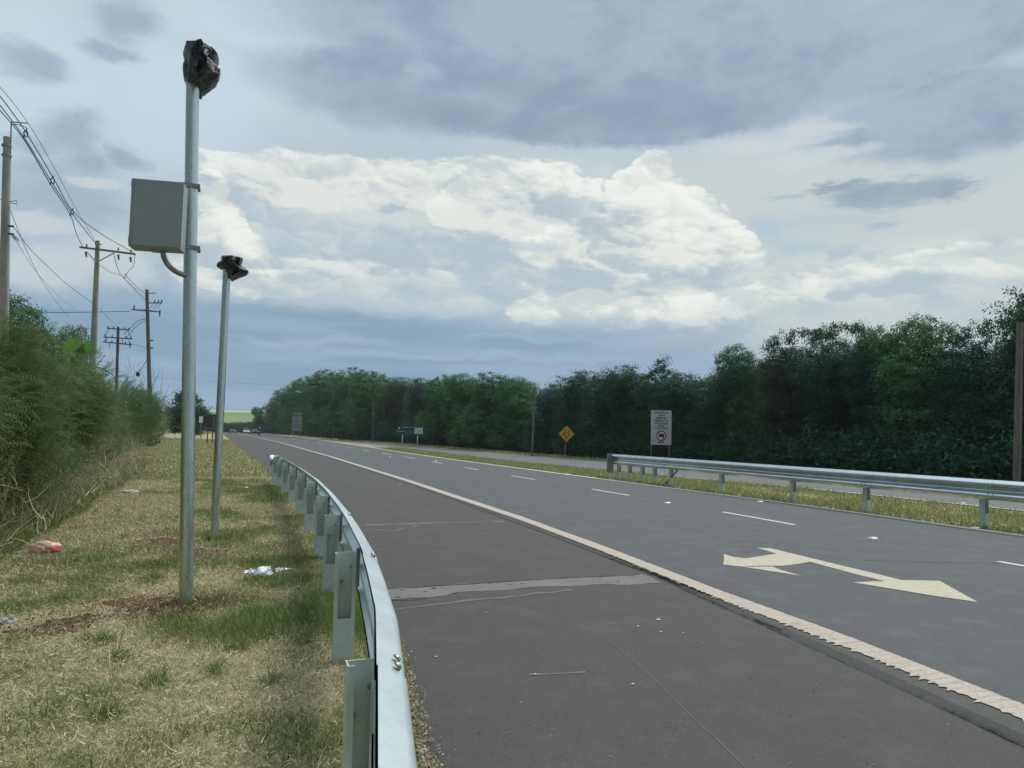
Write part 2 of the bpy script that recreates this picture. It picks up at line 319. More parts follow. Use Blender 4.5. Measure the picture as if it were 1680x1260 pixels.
def asphalt(name, dark, light, tint, streak=True, spec=.35):
    m, t, b, o = new_mat(name); P = world_co(t)
    n_big = t.noise(P, .22, 4, .6); n_m = t.noise(P, 2.2, 5, .65); n_f = t.noise(P, 95, 3, .75); n_g = t.noise(P, 420, 1, .5)
    lane = t.noise(t.v('MULTIPLY', P, (1.1,.05,1)), 1.0, 4, .6)
    c = t.mix(t.ss(n_big, .3, .7), dark, light)
    c = t.mix(t.m('MULTIPLY', t.ss(lane, .46, .66), .55), c, tint)
    n_s = t.noise(t.v('MULTIPLY', P, (1.4, 2.2, 1)), .8, 6, .72); n_d = t.noise(P, 14, 5, .75); n_e = t.noise(P, 38, 4, .75)
    c = t.mix(t.m('MULTIPLY', t.ss(n_e, .44, .62), .5), tuple(x*.88 for x in dark), c)
    c = t.mix(t.m('MULTIPLY', t.ss(n_m, .48, .70), .35), c, tuple(x*1.3 for x in light))
    c = t.mix(t.m('MULTIPLY', t.ss(n_s, .55, .70), .40), c, tuple(x*.72 for x in dark))
    c = t.mix(t.m('MULTIPLY', t.ss(n_d, .56, .74), .28), c, tuple(x*.62 for x in dark))
    c = t.mix(t.m('MULTIPLY', t.ss(n_f, .5, .72), .6), c, tuple(x*1.6 for x in light))
    c = t.mix(t.m('MULTIPLY', t.ss(n_f, .48, .28), .75), c, tuple(x*.45 for x in dark))
    t.put(b.inputs['Base Color'], c); b.inputs['Roughness'].default_value = .82; b.inputs['Specular IOR Level'].default_value = spec
    bump(t, b, t.m('ADD', n_f, n_g), .5, .006)
    return m
M['asphalt'] = asphalt('lane_asphalt', (.072,.077,.081), (.100,.105,.108), (.050,.054,.058))
M['asphalt_old'] = asphalt('shoulder_asphalt', (.059,.056,.051), (.076,.072,.065), (.048,.046,.042))
M['asphalt_lip'] = asphalt('overlay_edge_asphalt', (.068,.068,.067), (.079,.079,.077), (.059,.059,.059))
M['asphalt_far'] = asphalt('far_lane_asphalt', (.115,.12,.125), (.14,.145,.145), (.10,.105,.11))
M['patch'] = asphalt('joint_mortar', (.15,.142,.122), (.20,.19,.165), (.11,.105,.09))
M['tar'] = simple('tar_crack', (.015,.015,.015), (.04,.038,.035), .9, 0, 20)
M['stain'] = simple('dark_stain', (.050,.051,.052), (.072,.074,.075), .8, 0, 5); M['stain_warm'] = simple('dusty_stain', (.105,.1,.088), (.085,.08,.072), .9, 0, 4)
M['pale_crack'] = simple('dusty_crack', (.17,.165,.15), (.13,.125,.115), .9, 0, 20)
def line_mat(name, c, wear):
    m, t, b, o = new_mat(name); P = world_co(t)
    n = t.noise(t.v('MULTIPLY', P, (3, 12, 1)), 1.5, 6, .7); f = t.noise(P, 55, 4, .75)
    cc = t.mix(t.m('MULTIPLY', t.ss(n, .5, .75), wear), c, tuple(x*.55 for x in c))
    cc = t.mix(t.m('MULTIPLY', t.ss(f, .54, .66), wear), cc, (.13,.125,.12))
    t.put(b.inputs['Base Color'], cc); b.inputs['Roughness'].default_value = .75; b.inputs['Specular IOR Level'].default_value = .2
    ys_ = t.n('ShaderNodeSeparateXYZ'); t.put(ys_.inputs[0], P); rib = t.m('SINE', t.m('ADD', t.m('MULTIPLY', ys_.outputs[1], 72), t.m('MULTIPLY', n, 9)))
    if name.startswith('edge'): cc = t.mix(t.m('MULTIPLY', t.ss(rib, .55, .95), t.m('MULTIPLY', t.ss(ys_.outputs[1], 14, 6), .4)), cc, tuple(x*.5 for x in c)); t.put(b.inputs['Base Color'], cc)
    bump(t, b, t.m('ADD', n, f), .4, .006)
    return m
M['edge_paint'] = line_mat('edge_line_paint', (.43,.365,.30), .9)
M['arrow_paint'] = line_mat('arrow_paint', (.45,.405,.31), .85)
M['lane_paint'] = line_mat('lane_paint', (.56,.56,.53), .5)
M['median_paint'] = line_mat('median_line_paint', (.50,.49,.45), .45)

# ------------------------------------------------------------------ object helpers
def tag(o, label=None, cat=None, group=None, kind=None):
    if label: o['label'] = label
    if cat: o['category'] = cat
    if group: o['group'] = group
    if kind: o['kind'] = kind
    return o
def thing(name, label, cat, loc=(0,0,0), rz=0, group=None):
    o = bpy.data.objects.new(name, None); COL.objects.link(o); o.empty_display_size = .2
    o.location = loc; o.rotation_euler = (0, 0, rz); return tag(o, label, cat, group)
def link(name, me, mat=None, parent=None, smooth=False):
    if mat is not None: me.materials.append(M[mat] if isinstance(mat, str) else mat)
    o = bpy.data.objects.new(name, me); COL.objects.link(o)
    if parent is not None: o.parent = parent
    if smooth: me.polygons.foreach_set('use_smooth', [True]*len(me.polygons))
    return o
def np_mesh(name, V, F, smooth=False):
    V = np.ascontiguousarray(V, dtype=np.float32); F = np.ascontiguousarray(F, dtype=np.int32); k = F.shape[1]
    me = bpy.data.meshes.new(name); me.vertices.add(len(V)); me.vertices.foreach_set('co', V.ravel())
    me.loops.add(F.size); me.loops.foreach_set('vertex_index', F.ravel())
    me.polygons.add(len(F)); me.polygons.foreach_set('loop_start', np.arange(0, F.size, k, dtype=np.int32))
    me.update(calc_edges=True); me.validate()
    return me
class MB:
    def __init__(s): s.v = []; s.f = []
    def add(s, vs, fs):
        b = len(s.v); s.v += [tuple(x) for x in vs]; s.f += [tuple(b+i for i in f) for f in fs]; return s
    def box(s, c, d, rz=0, bev=0):
        x, y, z = d[0]/2, d[1]/2, d[2]/2; ca, sa = math.cos(rz), math.sin(rz); vs = []
        for sx, sy, sz in ((-1,-1,-1),(1,-1,-1),(1,1,-1),(-1,1,-1),(-1,-1,1),(1,-1,1),(1,1,1),(-1,1,1)):
            a, b = sx*x, sy*y; vs.append((c[0]+a*ca-b*sa, c[1]+a*sa+b*ca, c[2]+sz*z))
        return s.add(vs, [(0,3,2,1),(4,5,6,7),(0,1,5,4),(1,2,6,5),(2,3,7,6),(3,0,4,7)])
    def tube(s, pts, rad, n=8, cap=True):
        pts = [Vector(p) for p in pts]; k = len(pts)
        if not isinstance(rad, (list, tuple)): rad = [rad]*k
        rings = []; up = Vector((0, 0, 1)); prev = None
        for i, p in enumerate(pts):
            d = (pts[min(i+1, k-1)]-pts[max(i-1, 0)]).normalized()
            if prev is None: a = d.orthogonal().normalized()
            else:
                a = prev - d*prev.dot(d)
                a = a.normalized() if a.length > 1e-6 else d.orthogonal().normalized()
            prev = a; b = d.cross(a)
            rings.append([p+(a*math.cos(2*math.pi*j/n)+b*math.sin(2*math.pi*j/n))*rad[i] for j in range(n)])
        vs = [q for r in rings for q in r]; fs = []
        for i in range(k-1):
            for j in range(n): fs.append((i*n+j, i*n+(j+1)%n, (i+1)*n+(j+1)%n, (i+1)*n+j))
        if cap: fs.append(tuple(reversed(range(n)))); fs.append(tuple((k-1)*n+j for j in range(n)))
        return s.add(vs, fs)
    def prism(s, poly, y0, y1):      # poly in (x,z), extruded along y
        n = len(poly); vs = [(x, y0, z) for x, z in poly]+[(x, y1, z) for x, z in poly]
        fs = [tuple(range(n)), tuple(reversed(range(n, 2*n)))]
        for i in range(n): j = (i+1) % n; fs.append((i, i+n, j+n, j))
        return s.add(vs, fs)
    def mesh(s, name):
        me = bpy.data.meshes.new(name); me.from_pydata(s.v, [], s.f); me.update(); return me
    def build(s, name, mat, parent=None, smooth=False, bevel=0):
        o = link(name, s.mesh(name), mat, parent, smooth)
        if bevel:
            md = o.modifiers.new('b', 'BEVEL'); md.width = bevel; md.segments = 2; md.limit_method = 'ANGLE'
        return o
def interp(pts):
    xs = [p[0] for p in pts]; ys = [p[1] for p in pts]
    return lambda v: float(np.interp(v, xs, ys))
def copy_thing(src, loc, rz=0, scale=1.0, label=None):
    r = src.copy(); COL.objects.link(r); r.location = loc; r.rotation_euler = (0, 0, rz)
    r.scale = scale if isinstance(scale, tuple) else (scale,)*3
    if label: r['label'] = label
    for ch in src.children:
        c = ch.copy(); COL.objects.link(c); c.parent = r
        for g in ch.children:
            d = g.copy(); COL.objects.link(d); d.parent = c
    return r

# ------------------------------------------------------------------ terrain
def hill(x, y):
    f = np.clip((y-262)/360, 0, 1); f = f*f*(3-2*f)
    return f*14.6 + np.where(y > 260, np.sin(x*.012)*.5*f, 0)
ys = np.concatenate([np.arange(-60, 0, 4), np.arange(0, 40, 1.0), np.arange(40, 260, 10), np.arange(260, 760, 12), np.array([800,900,1200,2000,4000,8000])])
xs = np.concatenate([np.array([-4000,-2000,-1000,-500,-250,-120,-60,-30]), np.arange(-20, 20, 1.0), np.array([20,30,60,120,250,500,1000,2000,4000])])
X, Y = np.meshgrid(xs, ys); Z = hill(X, Y)
# soft swells of the left verge
left = (X < 1.2)*(Y < 120)*(X > -200); Z = Z + left*(.03*np.sin(X*1.7+Y*.6)*np.sin(Y*.45) - .02)*np.clip((1.0-X)/1.5, 0, 1)
nx, ny = len(xs), len(ys); idx = np.arange(nx*ny).reshape(ny, nx)
F4 = np.stack([idx[:-1,:-1], idx[:-1,1:], idx[1:,1:], idx[1:,:-1]], -1).reshape(-1, 4)
gme = np_mesh('ground', np.stack([X, Y, Z], -1).reshape(-1, 3), F4)
gr = link('ground', gme, 'ground', smooth=True); tag(gr, kind='structure')

def strip(name, left, right, z, v0, v1, mat, step=.5, zl=None, kind='structure', jag=0.0, ratio=1.03):
    vs = []; v = v0; V = []
    while v < v1: V.append(v); v += step; step *= ratio
    V.append(v1)
    for q in V:
        l = left(q)+(random.uniform(-jag, jag) if jag else 0); r = right(q)
        zz = z(q) if callable(z) else z
        vs += [(l, q, zz if zl is None else zl), (r, q, zz)]
    n = len(V); fs = [(2*i, 2*i+1, 2*i+3, 2*i+2) for i in range(n-1)]
    me = bpy.data.meshes.new(name); me.from_pydata(vs, [], fs); me.update()
    o = link(name, me, mat); tag(o, kind=kind); return o
grass_edge = interp([(-6,.7),(2,.86),(3.7,.98),(5.3,1.24),(9,1.45),(20,1.62),(41,1.62),(89,1.12),(200,-.2),(262,-.8)])
crack_u = interp([(-6,3.4),(0,3.6),(2.9,4.03),(4.35,4.26),(6.2,4.5),(7.2,4.65),(10.8,4.88),(16,5.1),(26,5.38),(46,5.72),(91,5.9),(199,4.5),(262,3.6)])
line_in = interp([(-6,3.6),(0,3.9),(3,4.31),(4.4,4.46),(6,4.56),(8.8,4.82),(12.8,5.1),(17.8,5.24),(23.4,5.42),(46,5.85),(91,6.05),(199,4.55),(262,3.7)])
line_out = interp([(-6,3.85),(0,4.15),(3.1,4.54),(4.7,4.72),(6.5,4.82),(9.4,5.08),(13.4,5.34),(17.8,5.48),(23.4,5.66),(46,6.07),(91,6.25),(199,4.8),(262,4.0)])
road_r = interp([(-6,12.9),(9,13.0),(30,12.95),(52,12.75),(77,13.4),(120,13.9),(200,12.9),(262,12)])
median_line = interp([(-6,12.7),(9,12.86),(14,13.0),(23.6,12.86),(40,12.5),(52,12.55),(77,13.25),(120,13.7),(200,12.7),(262,11.8)])
strip('shoulder', lambda v: grass_edge(v), lambda v: crack_u(v)+.02, .012, -5, 262, 'asphalt_old', .25, jag=.035)
strip('overlay_edge', lambda v: crack_u(v)+.01*math.sin(v*5)*math.sin(v*2.3), lambda v: crack_u(v)+.07, .040, -5, 262, 'asphalt_lip', .4, zl=.012)
strip('overlay_margin', lambda v: crack_u(v)+.07, line_in, .040, -5, 262, 'asphalt_lip', .4)
strip('road', line_in, road_r, .042, -5, 262, 'asphalt', .5)
strip('tar_joint', lambda v: crack_u(v)-.004-random.uniform(0,.022)*(.5+.5*math.sin(v*3.1)), lambda v: crack_u(v)+.002+random.uniform(0,.024)*(.5+.5*math.sin(v*2.3+1)), .043, 1.0, 9, 'tar', .025, ratio=1.0)
# dark scour line along the overlay edge further away
strip('tar_joint', lambda v: crack_u(v)-.015, lambda v: crack_u(v)+.02, .0165, 9, 30, 'tar', .2, ratio=1.02)

# toothed white edge line: the paint was sprayed over a combed edge
def edge_line():
    vs = []; fs = []; v = .6; i = 0
    while v < 262:
        st = random.uniform(.05,.11) if v < 9 else (.3 if v < 40 else 3)
        if v < 9:
            d = random.choice([.0,.015,.03,.05])+random.uniform(0, .022); a = line_in(v)
            pts = [(a-d, v), (a+random.uniform(-.005,.02), v+st*.55), (a, v+st*.9)]
        else: pts = [(line_in(v), v)]
        for (u, q) in pts:
            vs += [(u, q, .0465), (line_out(q)+random.uniform(-.006,.006), q+ (.0 if v > 9 else .0), .0465)]
        v += st
    n = len(vs)//2; fs = [(2*k, 2*k+1, 2*k+3, 2*k+2) for k in range(n-1)]
    me = bpy.data.meshes.new('edge_line'); me.from_pydata(vs, [], fs); me.update()
    tag(link('edge_line', me, 'edge_paint'), kind='structure')
edge_line()
strip('median_line', lambda v: median_line(v)-.10, lambda v: median_line(v)+.12, .0465, -5, 260, 'median_paint', .3, jag=.012)
# lane dashes
def flat_poly(name, pts, z, mat, kind='structure'):
    bm = bmesh.new(); f = bm.faces.new([bm.verts.new((p[0], p[1], z)) for p in pts])
    bmesh.ops.triangulate(bm, faces=bm.faces[:])
    for q in bm.faces:
        if q.normal.z < 0: q.normal_flip()
    me = bpy.data.meshes.new(name); bm.to_mesh(me); bm.free()
    o = link(name, me, mat)
    if kind: tag(o, kind=kind)
    return o
lane_u = interp([(-6,9.45),(7,9.68),(12,9.9),(18,10.08),(26,10.1),(45,10.5),(80,10.6),(120,10.4),(200,9),(262,8)])
for a, b in [(3.6,7.1),(11.1,13.35),(17.5,19.7),(24,26.3),(30.5,32.6),(36.5,38.8),(43,46),(50,53),(58,61.5),(67,70.5),(76,80),(88,93),(103,109),(120,128),(140,150)]:
    V = np.linspace(a, b, 8); pts = [(lane_u(v)-.05, v) for v in V]+[(lane_u(v)+.05, v) for v in V[::-1]]
    flat_poly('lane_dash', pts, .0465, 'lane_paint')
def Z8(x, y): p = gp(1140+x/3.111, 860+y/3.111, .0465); return (p.x, p.y)
flat_poly('arrow_marking', [Z8(*p) for p in [(315,120),(385,122),(550,162),(720,204),(900,246),(1055,285),(1160,286),(1250,289),(1350,345),(1445,397),(1200,362),(1000,328),(805,297),(965,289),(830,257),(700,222),(590,192),(490,208),(437,212),(330,212),(247,217),(145,206),(149,180),(147,152),(200,167),(262,174),(340,162),(418,150)]], .0465, 'arrow_paint')
flat_poly('arrow_marking', [Z8(*p) for p in [(255,219),(320,216),(400,216),(418,226),(445,235),(543,263)]], .0465, 'arrow_paint')
# mortar joint across the shoulder, with its dark crack
def gpl(pts, z): return [tuple(gp(x, y, z)[:2]) for x, y in pts]
up = [(633,966),(700,962),(760,958),(850,952),(940,947),(1020,944),(1052,941)]
lo = [(1086,957),(1030,959),(985,959),(900,962),(830,967),(760,972),(700,980),(634,984)]
def jag(P, amp, st=.05, closed=True):
    out = []; n = len(P)
    for i in range(n if closed else n-1):
        a = Vector(P[i]); b = Vector(P[(i+1) % n]); m_ = max(1, int((b-a).length/st)); nr = Vector((-(b-a).y, (b-a).x)).normalized() if (b-a).length > 0 else Vector((0,0))
        for k in range(m_): q = a.lerp(b, k/m_)+nr*random.uniform(-amp, amp)+nr*amp*2*math.sin((i+k/m_)*4.1); out.append((q.x, q.y))
    return out
flat_poly('shoulder_joint', jag([Vector(p) for p in gpl(up+lo, .0145)], .012), .0145, 'patch')
def scratches(n, v0, v1, lo_f, hi_f, z, mat, lmax, wmax):
    vs = []; fs = []
    for i in range(n):
        v = v0+(v1-v0)*random.random()**1.4; a_, b_ = lo_f(v)+.15, hi_f(v)-.1; u = random.uniform(a_, b_); L_ = random.uniform(.01, lmax)*(1 if random.random() < .93 else 2.5); w_q = random.uniform(.002, wmax); th = random.gauss(.35, .6)
        dx, dy = math.cos(th)*L_/2, math.sin(th)*L_/2; nx_, ny_ = -math.sin(th)*w_q/2, math.cos(th)*w_q/2; m_ = random.uniform(-.2,.2)*L_; b0 = len(vs)
        if min(u-abs(dx), u+abs(dx)) < a_-.1 or u+abs(dx) > b_+.08: continue
        vs += [(u-dx, v-dy, z), (u+nx_+m_*ny_, v+ny_, z), (u+dx, v+dy, z), (u-nx_, v-ny_, z)]; fs.append((b0, b0+3, b0+2, b0+1))
    me = bpy.data.meshes.new('scratches'); me.from_pydata(vs, [], fs); me.update(); tag(link('scratches', me, mat), kind='structure')
scratches(420, 2, 30, grass_edge, crack_u, .0152, 'pale_crack', .07, .010)
scratches(260, 2, 30, grass_edge, crack_u, .0156, 'tar', .06, .010)
scratches(320, 2.5, 40, line_out, lambda v: 12.6, .0448, 'pale_crack', .09, .012)
scratches(300, 2.5, 40, line_out, lambda v: 12.6, .0452, 'tar', .10, .012)
for k in range(26):      # crumbled bits along the joint
    x = random.uniform(640, 1050); f = (x-640)/410; y = 966-f*24+random.uniform(0, 9+6*(1-f)); q = gp(x, y, .0165)
    if k % 3 == 0 or x < 720: flat_poly('crumble', [(q.x+random.uniform(.5,1)*.035*math.cos(a_), q.y+random.uniform(.5,1)*.02*math.sin(a_)) for a_ in np.linspace(0, 5.5, 7)], .0165, 'tar')
def thin(name, pts, wd, z, mat, jit=.01):
    P = [gp(x, y, z) for x, y in pts]; Q = []
    for a, b in zip(P[:-1], P[1:]):
        n = max(2, int((b-a).length/.12))
        for i in range(n): Q.append(a.lerp(b, i/n))
    Q.append(P[-1]); vs = []
    for i, q in enumerate(Q):
        d = (Q[min(i+1, len(Q)-1)]-Q[max(i-1, 0)]).normalized(); nrm = Vector((-d.y, d.x, 0))
        j = random.uniform(-jit, jit); ww = wd*random.uniform(.35, 1.1)
        vs += [tuple(q+nrm*(j-ww/2)), tuple(q+nrm*(j+ww/2))]
    me = bpy.data.meshes.new(name); me.from_pydata(vs, [], [(2*i,2*i+1,2*i+3,2*i+2) for i in range(len(Q)-1)]); me.update()
    tag(link(name, me, mat), kind='structure')
thin('crack', up, .035, .0185, 'tar', .012)
thin('crack', [(636,984),(670,985),(700,981)], .03, .0185, 'tar', .02)
thin('crack', [(598,880),(640,886),(700,893),(760,899),(822,903)], .02, .0150, 'pale_crack')
thin('crack', [(600,862),(660,861),(720,858),(780,857),(828,856)], .07, .0150, 'pale_crack', .03)
thin('shoulder_stain', [(600,861),(660,859),(720,857),(790,855),(828,855)], .22, .0144, 'stain_warm', .03)
thin('shoulder_stain', [(640,1000),(720,990),(820,980),(940,968)], .10, .0144, 'stain_warm', .03)
thin('crack', [(604,868),(640,871),(690,862)], .05, .0155, 'pale_crack', .03)
thin('crack', [(965,1028),(1030,1075),(1080,1120),(1130,1170),(1210,1245),(1250,1290)], .006, .0150, 'pale_crack', .004)
thin('crack', [(975,1028),(1013,1022)], .012, .0150, 'pale_crack')
thin('crack', [(868,1107),(960,1102)], .03, .0150, 'pale_crack', .01)
thin('crack', [(750,812),(770,818),(790,822)], .09, .0170, 'tar', .03)
thin('crack', [(740,800),(752,808),(775,808)], .02, .0470, 'tar', .03)
thin('crack', [(1165,930),(1290,924),(1420,919),(1500,922),(1640,924)][2:], .02, .0450, 'tar', .01)
# scuffs and dark polish marks on the lanes
for pts_, wd_q in (([(1070,850),(1180,862),(1290,866)], .10), ([(1120,861),(1230,872),(1330,872)], .07), ([(990,838),(1060,842),(1110,846)], .06), ([(1290,896),(1400,904),(1500,910)], .05),
        ([(900,812),(960,817),(1010,818)], .08), ([(730,788),(800,796),(860,800)], .06), ([(1350,880),(1480,893),(1600,896)], .03), ([(860,800),(930,806),(985,808)], .05), ([(1240,1010),(1270,1024),(1282,1030)], .02), ([(1480,1090),(1560,1120),(1640,1135)], .015)):
    thin('scuff_mark', pts_, wd_q, .0435, 'stain', .02)
# far carriageway beyond the median
far_l = interp([(-6,17.4),(12,17.87),(20,17.9),(30,16.3),(40,15.6),(60,15.7),(94,16),(140,15.8)])
far_r = interp([(-6,25.5),(12,24.5),(30,22.6),(46,21.7),(54,21),(77,20.4),(94,19.6),(140,17)])
strip('far_road', far_l, far_r, .02, -5, 140, 'asphalt_far', 1.0)
strip('far_edge_line', lambda v: far_l(v)+.05, lambda v: far_l(v)+.22, .0255, -5, 100, 'median_paint', .5, jag=.02)

# ------------------------------------------------------------------ near guardrail
W_PROF = [(0,.156),(.006,.156),(.012,.152),(.064,.120),(.078,.110),(.083,.100),(.083,.080),(.078,.070),(.066,.060),(.012,.016),(.004,.008),(.002,0)]
W_PROF = W_PROF + [(x, -z) for x, z in W_PROF[-2::-1]]
def w_beam(path, ztop, side, name, mat, parent, lap=0.0, hs=1.0, ds=1.0):
    """path: list of (u,v) of the back plane, side=+1 bulges towards +u"""
    zc = ztop-.156*hs; n = len(path); k = len(W_PROF); vs = []; fs = []
    for off in (0.0, .004):
        for i, (u, v) in enumerate(path):
            a = Vector(path[max(i-1, 0)]); b = Vector(path[min(i+1, n-1)]); d = (b-a).normalized(); nr = Vector((d.y, -d.x))*side
            for (x, z) in W_PROF:
                q = x*ds+off*(-1)+lap; vs.append((u+nr.x*q, v+nr.y*q, zc+z*hs))
    for s in (0, 1):
        o = s*n*k
        for i in range(n-1):
            for j in range(k-1):
                f = (o+i*k+j, o+(i+1)*k+j, o+(i+1)*k+j+1, o+i*k+j+1); fs.append(f if s == 0 else f[::-1])
    e = n*k
    for i in range(n-1):
        for j in (0, k-1): f = (i*k+j, (i+1)*k+j, e+(i+1)*k+j, e+i*k+j); fs.append(f)
    for i in (0, n-1):
        for j in range(k-1): fs.append((i*k+j, i*k+j+1, e+i*k+j+1, e+i*k+j))
    me = bpy.data.meshes.new(name); me.from_pydata(vs, [], fs); me.update()
    bm = bmesh.new(); bm.from_mesh(me); bmesh.ops.recalc_face_normals(bm, faces=bm.faces[:]); bm.to_mesh(me); bm.free()
    o = link(name, me, mat, parent)
    me.polygons.foreach_set('use_smooth', [True]*len(me.polygons)); me.set_sharp_from_angle(angle=R_(35))
    return o
def bolt(parent, p, nrm, r=.017):
    nrm = Vector(nrm).normalized(); b = MB(); b.tube([Vector(p)-nrm*.004, Vector(p)+nrm*.004, Vector(p)+nrm*.010], [r, r, r*.62], 10)
    return b.build('bolt', 'bolt', parent)
RU = interp([(-1.5,-.1),(0,.12),(1,.25),(1.83,.37),(2.56,.51),(3.42,.67),(4.37,.80),(5.2,.905),(6.64,1.04),(8.08,1.16),(10.41,1.31),(13.1,1.43),(16.7,1.51),(22,1.55),(27,1.56)])
rail = thing('guardrail', 'galvanised steel guardrail curving along the grass edge in the foreground', 'guardrail', (0, 0, 0))
joints = [-1.3, 1.2, 2.62, 5.12, 7.6, 11.6, 15.6, 19.6, 23.9]
for i, (a, b) in enumerate(zip(joints[:-1], joints[1:])):
    V = np.arange(a-(.0 if i == 0 else .16), b+1e-6, .2).tolist()+[b]
    w_beam([(RU(v), v) for v in V], .80, 1, 'rail_beam', 'galv_rail', rail, lap=.0045 if i % 2 else 0, ds=1.25)
for j in joints[1:-1]:
    for dv_ in (-.09, -.02) if j != 2.62 else (.04, .13):
        for (x, z, nn) in ((.058, .133, (.75,0,.65)), (.058, .022-.05, (.75,0,-.6)), (.05, -.03, (.5,0,.85))):
            v = j+dv_; bolt(rail, (RU(v)+x*1.25+.006, v, .80-.156+z), nn)
posts = [(.62,2.86),(.85,5.38),(1.03,7.58),(1.15,9.6),(1.28,12.1),(1.345,14.5),(1.37,16.95),(1.39,19.2),(1.385,21.4),(1.37,23.4)]
posts = [(RU(v)-(.085 if v > 4 else .048), v) for (u, v) in posts]
pz = [.74,.745,.765,.78,.775,.78,.77,.775,.77,.775]
for (u, v), h in zip(posts, pz):
    d = Vector((RU(v+.3)-RU(v-.3), .6)).normalized(); ang = -math.atan2(d.x, d.y)*(.8 if v > 4 else .1)
    p = MB(); t_ = .005; hw = .071 if v > 4 else .056; dp = .036
    def b_(cx, cy, cz, dx, dy, dz, pp=p):
        c, s_ = math.cos(ang), math.sin(ang); pp.box((u+cx*c-cy*s_, v+cx*s_+cy*c, cz), (dx, dy, dz), ang)
    b_(0, dp, h/2-.1, 2*hw, t_, h+.2)                       # web
    b_(-hw+t_/2, 0, h/2-.1, t_, 2*dp-t_, h+.2); b_(hw-t_/2, 0, h/2-.1, t_, 2*dp-t_, h+.2)
    b_(-hw+.0125, -dp+.0005, h/2-.1, .025, t_, h+.2); b_(hw-.0125, -dp+.0005, h/2-.1, .025, t_, h+.2)   # lips
    po = p.build('post', 'galv', rail)
    q = MB(); b_(0, -dp-.004, .12, 2*hw-.006, .004, .36, q); q.build('face_plate', 'galv', po)
    s2 = MB(); b_(hw+.013, 0, .80-.156, .024, .07, .26, s2); s2.build('spacer', 'galv_dark', po)
    c, s_ = math.cos(ang), math.sin(ang)
    for bx, bz in ((.035, h-.10), (-.02, h-.2)):
        P0 = Vector((u+bx*c-dp*s_*.8, v+bx*s_+dp*c*.8, bz)); nd = Vector((s_, -c, 0)); MB().tube([P0, P0+nd*.012], .009, 6).build('bolt', 'bolt', po)
    for dz in (-.0,):
        bolt(rail, (RU(v)+.006, v, .80-.156+dz), (1, 0, 0), .02)
# rounded far terminal
tm = MB(); U0, V0 = RU(23.9), 23.9
tm.tube([(U0+.02, V0-.02, .645), (U0-.03, V0+.12, .645), (U0-.14, V0+.16, .645), (U0-.22, V0+.08, .645)], [.02,.02,.02,.02], 4)
pts = [(U0+.03, V0), (U0+.02, V0+.14), (U0-.06, V0+.2), (U0-.16, V0+.17), (U0-.2, V0+.06)]
t2 = MB(); vs = [(a, b, .49) for a, b in pts]+[(a, b, .80) for a, b in pts]
t2.add(vs, [(i, i+1, i+6, i+5) for i in range(4)]); o = t2.build('end_terminal', 'galv_rail', rail, True)
md = o.modifiers.new('s', 'SOLIDIFY'); md.thickness = .004

# ------------------------------------------------------------------ median guardrail
mr = thing('guardrail', 'double sided galvanised guardrail standing in the grass median on the right', 'guardrail', (0, 0, 0))
MU = lambda v: 13.42 + .012*max(0, v-10)
mj = [2.0, 5.9, 9.9, 12.9, 17.2, 21.2, 24.7]
for side in (-1, 1):
    for i, (a, b) in enumerate(zip(mj[:-1], mj[1:])):
        bb = b if (side == -1 or b < 24) else 24.3
        V = np.arange(a-(.15 if i else 0), bb, .5).tolist()+[bb]
        w_beam([(MU(v)+side*.10, v) for v in V], .935, side, 'rail_beam', 'galv_median', mr, lap=.0045 if i % 2 else 0, hs=1.18)
    for j in mj[1:-1]:
        for dv_ in (-.1, -.02):
            for z in (.13, -.06): bolt(mr, (MU(j)+side*.17, j+dv_, .935-.184+z), (side*.9, 0, .4), .02)
for v in (3.9, 7.0, 10.1, 12.9, 15.25, 18.2, 20.9, 21.9, 22.7, 23.6, 24.4):
    h = .90 if v < 24.2 else .62; p = MB(); u = MU(v)
    p.box((u-.055, v, h/2-.1), (.006, .11, h+.2)); p.box((u+.055, v, h/2-.1), (.006, .11, h+.2)); p.box((u, v+.03, h/2-.1), (.104, .005, h+.2))
    po = p.build('post', 'galv', mr)
    q = MB(); q.box((u, v-.058, .12), (.10, .004, .36)); q.build('face_plate', 'galv', po)
    [MB().box((u+q_, v, .78), (.036, .08, .24)).build('spacer', 'galv_dark', po) for q_ in (-.079, .079)]
p = MB(); a, b = at_u(1078, 800, 13.4), at_u(1100, 768, 13.4)
p.tube([(13.55, 21.3, .02), (13.6, 20.6, .55)], .03, 6); p.build('brace', 'galv_dark', mr)
p = MB(); P0, P1 = at_u(989, 744, 13.55), at_u(1000, 776, 13.45)
p.box((13.52, 24.95, .60), (.02, .5, .68)); p.box((13.40, 24.7, .60), (.24, .015, .68)); p.build('end_terminal', 'galv_dark', mr)

